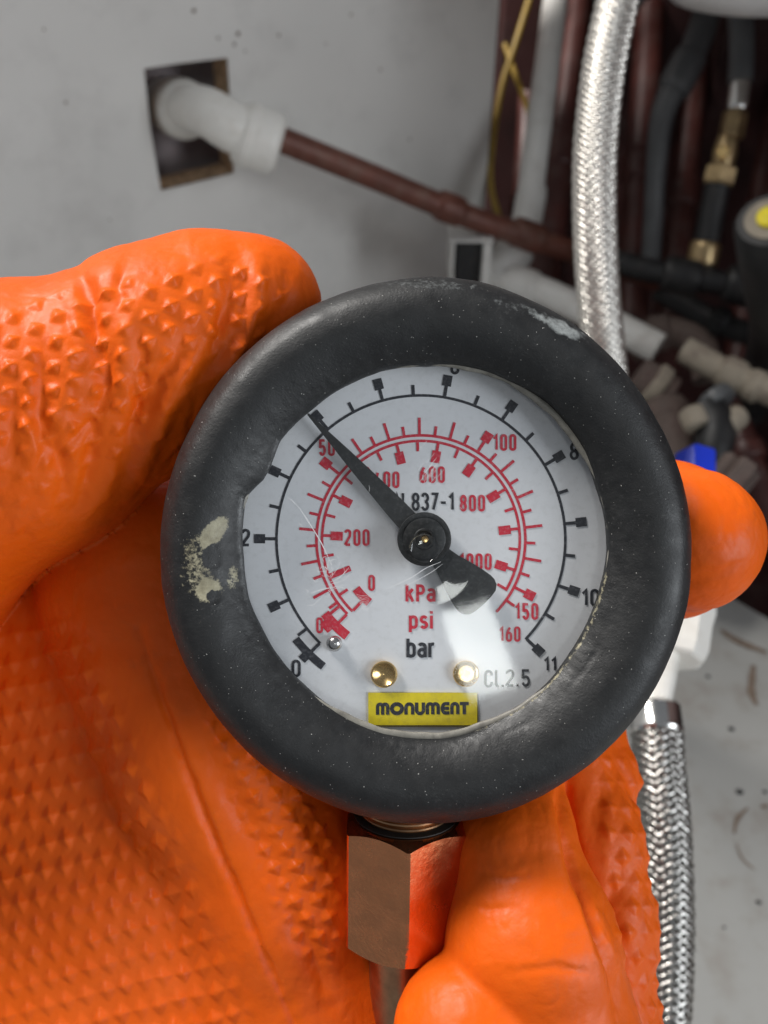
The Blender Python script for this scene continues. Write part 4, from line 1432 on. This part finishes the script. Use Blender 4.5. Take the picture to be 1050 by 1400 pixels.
def split_quads(Vv, Q):
    e = np.concatenate([Q[:, [0, 1]], Q[:, [1, 2]], Q[:, [2, 3]], Q[:, [3, 0]]])
    es = np.sort(e, 1)
    key = es[:, 0] * len(Vv) + es[:, 1]
    uq, inv_ = np.unique(key, return_inverse=True)
    a = uq // len(Vv); b = uq % len(Vv)
    mid = (Vv[a] + Vv[b]) / 2
    cen = Vv[Q].mean(1)
    n0 = len(Vv); n1 = n0 + len(mid); k = len(Q)
    m = inv_.reshape(4, k).T + n0
    ci = n1 + np.arange(k)
    NQ = np.concatenate([np.stack([Q[:, 0], m[:, 0], ci, m[:, 3]], 1), np.stack([Q[:, 1], m[:, 1], ci, m[:, 0]], 1),
                         np.stack([Q[:, 2], m[:, 2], ci, m[:, 1]], 1), np.stack([Q[:, 3], m[:, 3], ci, m[:, 2]], 1)])
    return np.concatenate([Vv, mid, cen]), NQ


def grad(p, e=1.5):
    g_ = np.zeros_like(p)
    for d in ((1, -1, -1), (-1, -1, 1), (-1, 1, -1), (1, 1, 1)):
        d = np.array(d, float)
        g_ += d * sdf(p + d * e)[:, None]
    return g_ / np.maximum(np.linalg.norm(g_, axis=1, keepdims=True), 1e-9)


HV, HQ = surface_nets((-1150, -1250, -620), (620, 420, 150), 6.5)
HV, HQ = split_quads(HV, HQ)
N_ = grad(HV, 3.0)
HV = HV - N_ * np.clip(sdf(HV), -5, 5)[:, None]
X2 = 525 + HV[:, 0] * FPX / (FPX - HV[:, 2]); Y2 = 700 - HV[:, 1] * FPX / (FPX - HV[:, 2])
X2 = HV[:, 0] + 525; Y2 = 700 - HV[:, 1]       # plane coordinates of the gauge frame
# (positions below are given in picture-sized units; convert by the local depth)
sc_ = (FPX - HV[:, 2]) / FPX
X2 = HV[:, 0] / sc_ + 525; Y2 = 700 - HV[:, 1] / sc_
facing = np.clip(N_[:, 2], 0, 1)


def polyd(pts):
    """distance to a polyline and parameter along it"""
    best = np.full(len(X2), 1e9); par = np.zeros(len(X2)); side = np.zeros(len(X2))
    n = len(pts) - 1
    for i in range(n):
        ax_, ay_ = pts[i]; bx_, by_ = pts[i + 1]
        dx, dy = bx_ - ax_, by_ - ay_
        t = np.clip(((X2 - ax_) * dx + (Y2 - ay_) * dy) / (dx * dx + dy * dy), 0, 1)
        ex = X2 - ax_ - t * dx; ey = Y2 - ay_ - t * dy
        d = np.hypot(ex, ey)
        m = d < best
        best[m] = d[m]; par[m] = (i + t[m]) / n
        side[m] = np.sign(dx * ey - dy * ex)[m]
    return best, par, side


H = 3.2 * vnoise(HV, 1 / 95., 2) + 1.2 * vnoise(HV + 9, 1 / 30., 3)
fm = sstep(0.05, 0.35, facing)
H += 0.22 * (1 - np.abs(vnoise(HV * np.array([1.0, 0.45, 0.8]) + 33, 1 / 22., 2))) ** 6 * -3.0
FN = 4 * vnoise(HV, 1 / 25., 2)
def fold(pts, amp, w, asym=0.0):
    global H
    d, t, s = polyd(pts)
    d = d + FN
    prof_ = np.exp(-(d / w) ** 2)
    H = H + amp * prof_ * np.sin(np.pi * np.clip(t, 0.04, 0.96)) ** 0.6 * fm
    if asym:
        H = H + asym * s * np.exp(-(d / (2.2 * w)) ** 2) * np.clip(d / w, 0, 1) * np.sin(np.pi * np.clip(t, 0.03, 0.97)) * fm


# thumb wrinkles
fold([(108, 368), (122, 410), (132, 470), (148, 550)], -13, 13)
fold([(292, 462), (245, 520), (205, 600), (178, 680)], 12, 15)
fold([(250, 470), (205, 545), (176, 640)], -9, 12)
fold([(322, 345), (318, 400), (300, 460), (276, 520)], -10, 13)
fold([(352, 350), (352, 410), (330, 470), (300, 520)], 9, 12)
fold([(392, 362), (388, 420), (362, 470)], -5, 12)
fold([(95, 430), (100, 520), (75, 600)], 10, 18)
fold([(60, 480), (55, 570), (90, 650), (85, 720)], -9, 13)
fold([(130, 560), (125, 640), (100, 720)], -10, 11)
fold([(0, 480), (20, 560), (10, 650)], -7, 16)
fold([(195, 400), (170, 455), (165, 520)], 7, 14)
fold([(180, 345), (160, 390), (175, 430)], -6, 10)
rt = random.Random(21)
for _ in range(16):
    x0, y0 = -10 + rt.random() * 370, 360 + rt.random() * 300
    if y0 > 820 - x0 * 0.9 or y0 < 400 - x0 * .1: continue
    a0 = R(95 + rt.gauss(0, 18)); l0 = 40 + 50 * rt.random()
    fold([(x0, y0), (x0 + l0 * math.cos(a0), y0 + l0 * math.sin(a0)), (x0 + 1.8 * l0 * math.cos(a0 + .25), y0 + 1.8 * l0 * math.sin(a0 + .25))], rt.choice([-5, -4, 4]), 5 + 5 * rt.random())
for pts_ in ([(650, 1190), (690, 1200), (740, 1192)], [(640, 1235), (668, 1243), (700, 1240)], [(700, 1330), (760, 1322), (810, 1330)], [(960, 660), (985, 690), (1000, 730)], [(950, 790), (985, 785), (1010, 770)]):
    fold(pts_, -2.5, 6)
# palm creases
fold([(190, 860), (212, 930), (250, 1040), (286, 1133), (343, 1267), (400, 1395), (420, 1470)], -9, 6)
fold([(262, 985), (300, 1060), (352, 1150), (405, 1240)], -7, 14)
fold([(385, 1240), (420, 1290), (452, 1370)], -10, 16)
fold([(330, 1040), (390, 1110), (440, 1200), (462, 1280)], 6, 22)
fold([(40, 830), (110, 880), (180, 890)], -6, 22)
fold([(-10, 930), (90, 960), (180, 990)], 4, 30)
# ring finger: tight glove pulled into a long crease
fold([(768, 1062), (768, 1110), (782, 1180), (812, 1260), (838, 1330), (850, 1400)], -17, 9, 5)
fold([(745, 1090), (752, 1170), (778, 1260)], 5, 16)
fold([(838, 1055), (815, 1110), (812, 1170)], -5, 14)
fold([(852, 1180), (832, 1240), (850, 1310)], -6, 12)


def pyramids(u, v, du, dv, amp, wu, wv, mask, stag=0.5, jit=0.0):
    global H
    r = np.floor(v / dv)
    uu_ = u + (r % 2) * stag * du
    a = (uu_ / du) % 1 - 0.5; b = (v / dv) % 1 - 0.5
    q = np.maximum(0, 1 - (np.abs(a) * du / wu + np.abs(b) * dv / wv))
    cellr = _h(np.floor(uu_ / du).astype(np.int64) + 400, r.astype(np.int64) + 400, np.zeros(len(r), np.int64))
    H = H + amp * np.minimum(q, 0.88) * (1 - jit * cellr) * mask


def region(pts, soft):
    """soft mask inside a convex polygon given clockwise in picture units"""
    m = np.ones(len(X2))
    n = len(pts)
    for i in range(n):
        ax_, ay_ = pts[i]; bx_, by_ = pts[(i + 1) % n]
        L_ = math.hypot(bx_ - ax_, by_ - ay_)
        d = ((bx_ - ax_) * (Y2 - ay_) - (by_ - ay_) * (X2 - ax_)) / L_
        m = m * sstep(0, soft, d)
    return m


wob = 5 * vnoise(HV, 1 / 60., 2); wob2 = 5 * vnoise(HV + 70, 1 / 60., 2)
# thumb: coordinates along and across the digit
ta = R(-27)
tu = (X2 * math.cos(ta) + Y2 * math.sin(ta)); tw = (-X2 * math.sin(ta) + Y2 * math.cos(ta))
mth = region([(-120, 440), (120, 375), (330, 335), (415, 385), (405, 430), (190, 660), (60, 760), (-120, 760)], 30) * sstep(0.10, 0.4, facing) * (1 - 0.65 * sstep(0, 1, sstep(560, 680, Y2)))
mth *= 1 - 0.6 * region([(215, 480), (330, 440), (300, 560), (190, 660)], 30)
pyramids(tu + wob, tw + wob2, 36, 29, 9.0, 15.2, 12.8, mth, jit=0.4)
# palm
pa = R(-14)
pu = X2 * math.cos(pa) + Y2 * math.sin(pa); pv = -X2 * math.sin(pa) + Y2 * math.cos(pa)
mpl = region([(-300, 830), (120, 830), (185, 930), (275, 1160), (390, 1420), (390, 1700), (-300, 1700)], 45) * sstep(0.1, 0.45, facing)
pyramids(pu + wob, pv + wob2, 27, 36, 8.5, 13.2, 17.5, mpl, jit=0.4)
pb = R(58)
bu = X2 * math.cos(pb) + Y2 * math.sin(pb); bv = -X2 * math.sin(pb) + Y2 * math.cos(pb)
mbd = region([(255, 960), (300, 960), (470, 1110), (480, 1300), (420, 1340), (360, 1240)], 28) * sstep(0.05, 0.4, facing)
pyramids(bu + wob, bv + wob2, 28, 27, 9, 13.5, 13.5, mbd, jit=0.4)
# flank of the ring finger
fbm = region([(790, 1030), (900, 1030), (930, 1500), (868, 1500), (838, 1300), (800, 1180)], 20) * sstep(-0.35, 0.0, N_[:, 2])
fv = Y2 + wob; fu = (X2 - 700) * 0.9 + HV[:, 2] * -0.75 + wob2
pyramids(fu, fv, 34, 34, 7.5, 16, 16, fbm, jit=0.4)
HV = HV + N_ * H[:, None]

hand = tag(empty('gloved_hand', GP + camdir(*(U(60, 1560, -200) * KU)), (R(90 - PITCH), 0, 0)),
           'left hand in an orange textured rubber glove gripping the gauge', 'hand')
CH = U(60, 1560, -200)
me = bpy.data.meshes.new('glove')
LV = ((HV - CH) * KU).astype(np.float32)
me.vertices.add(len(LV)); me.vertices.foreach_set('co', LV.ravel())
me.loops.add(HQ.size); me.loops.foreach_set('vertex_index', HQ.ravel().astype(np.int32))
me.polygons.add(len(HQ)); me.polygons.foreach_set('loop_start', np.arange(0, HQ.size, 4, dtype=np.int32))
me.polygons.foreach_set('loop_total', np.full(len(HQ), 4, np.int32))
me.update(calc_edges=True)
me.validate()
link('glove', me, M['glove'], hand, True)
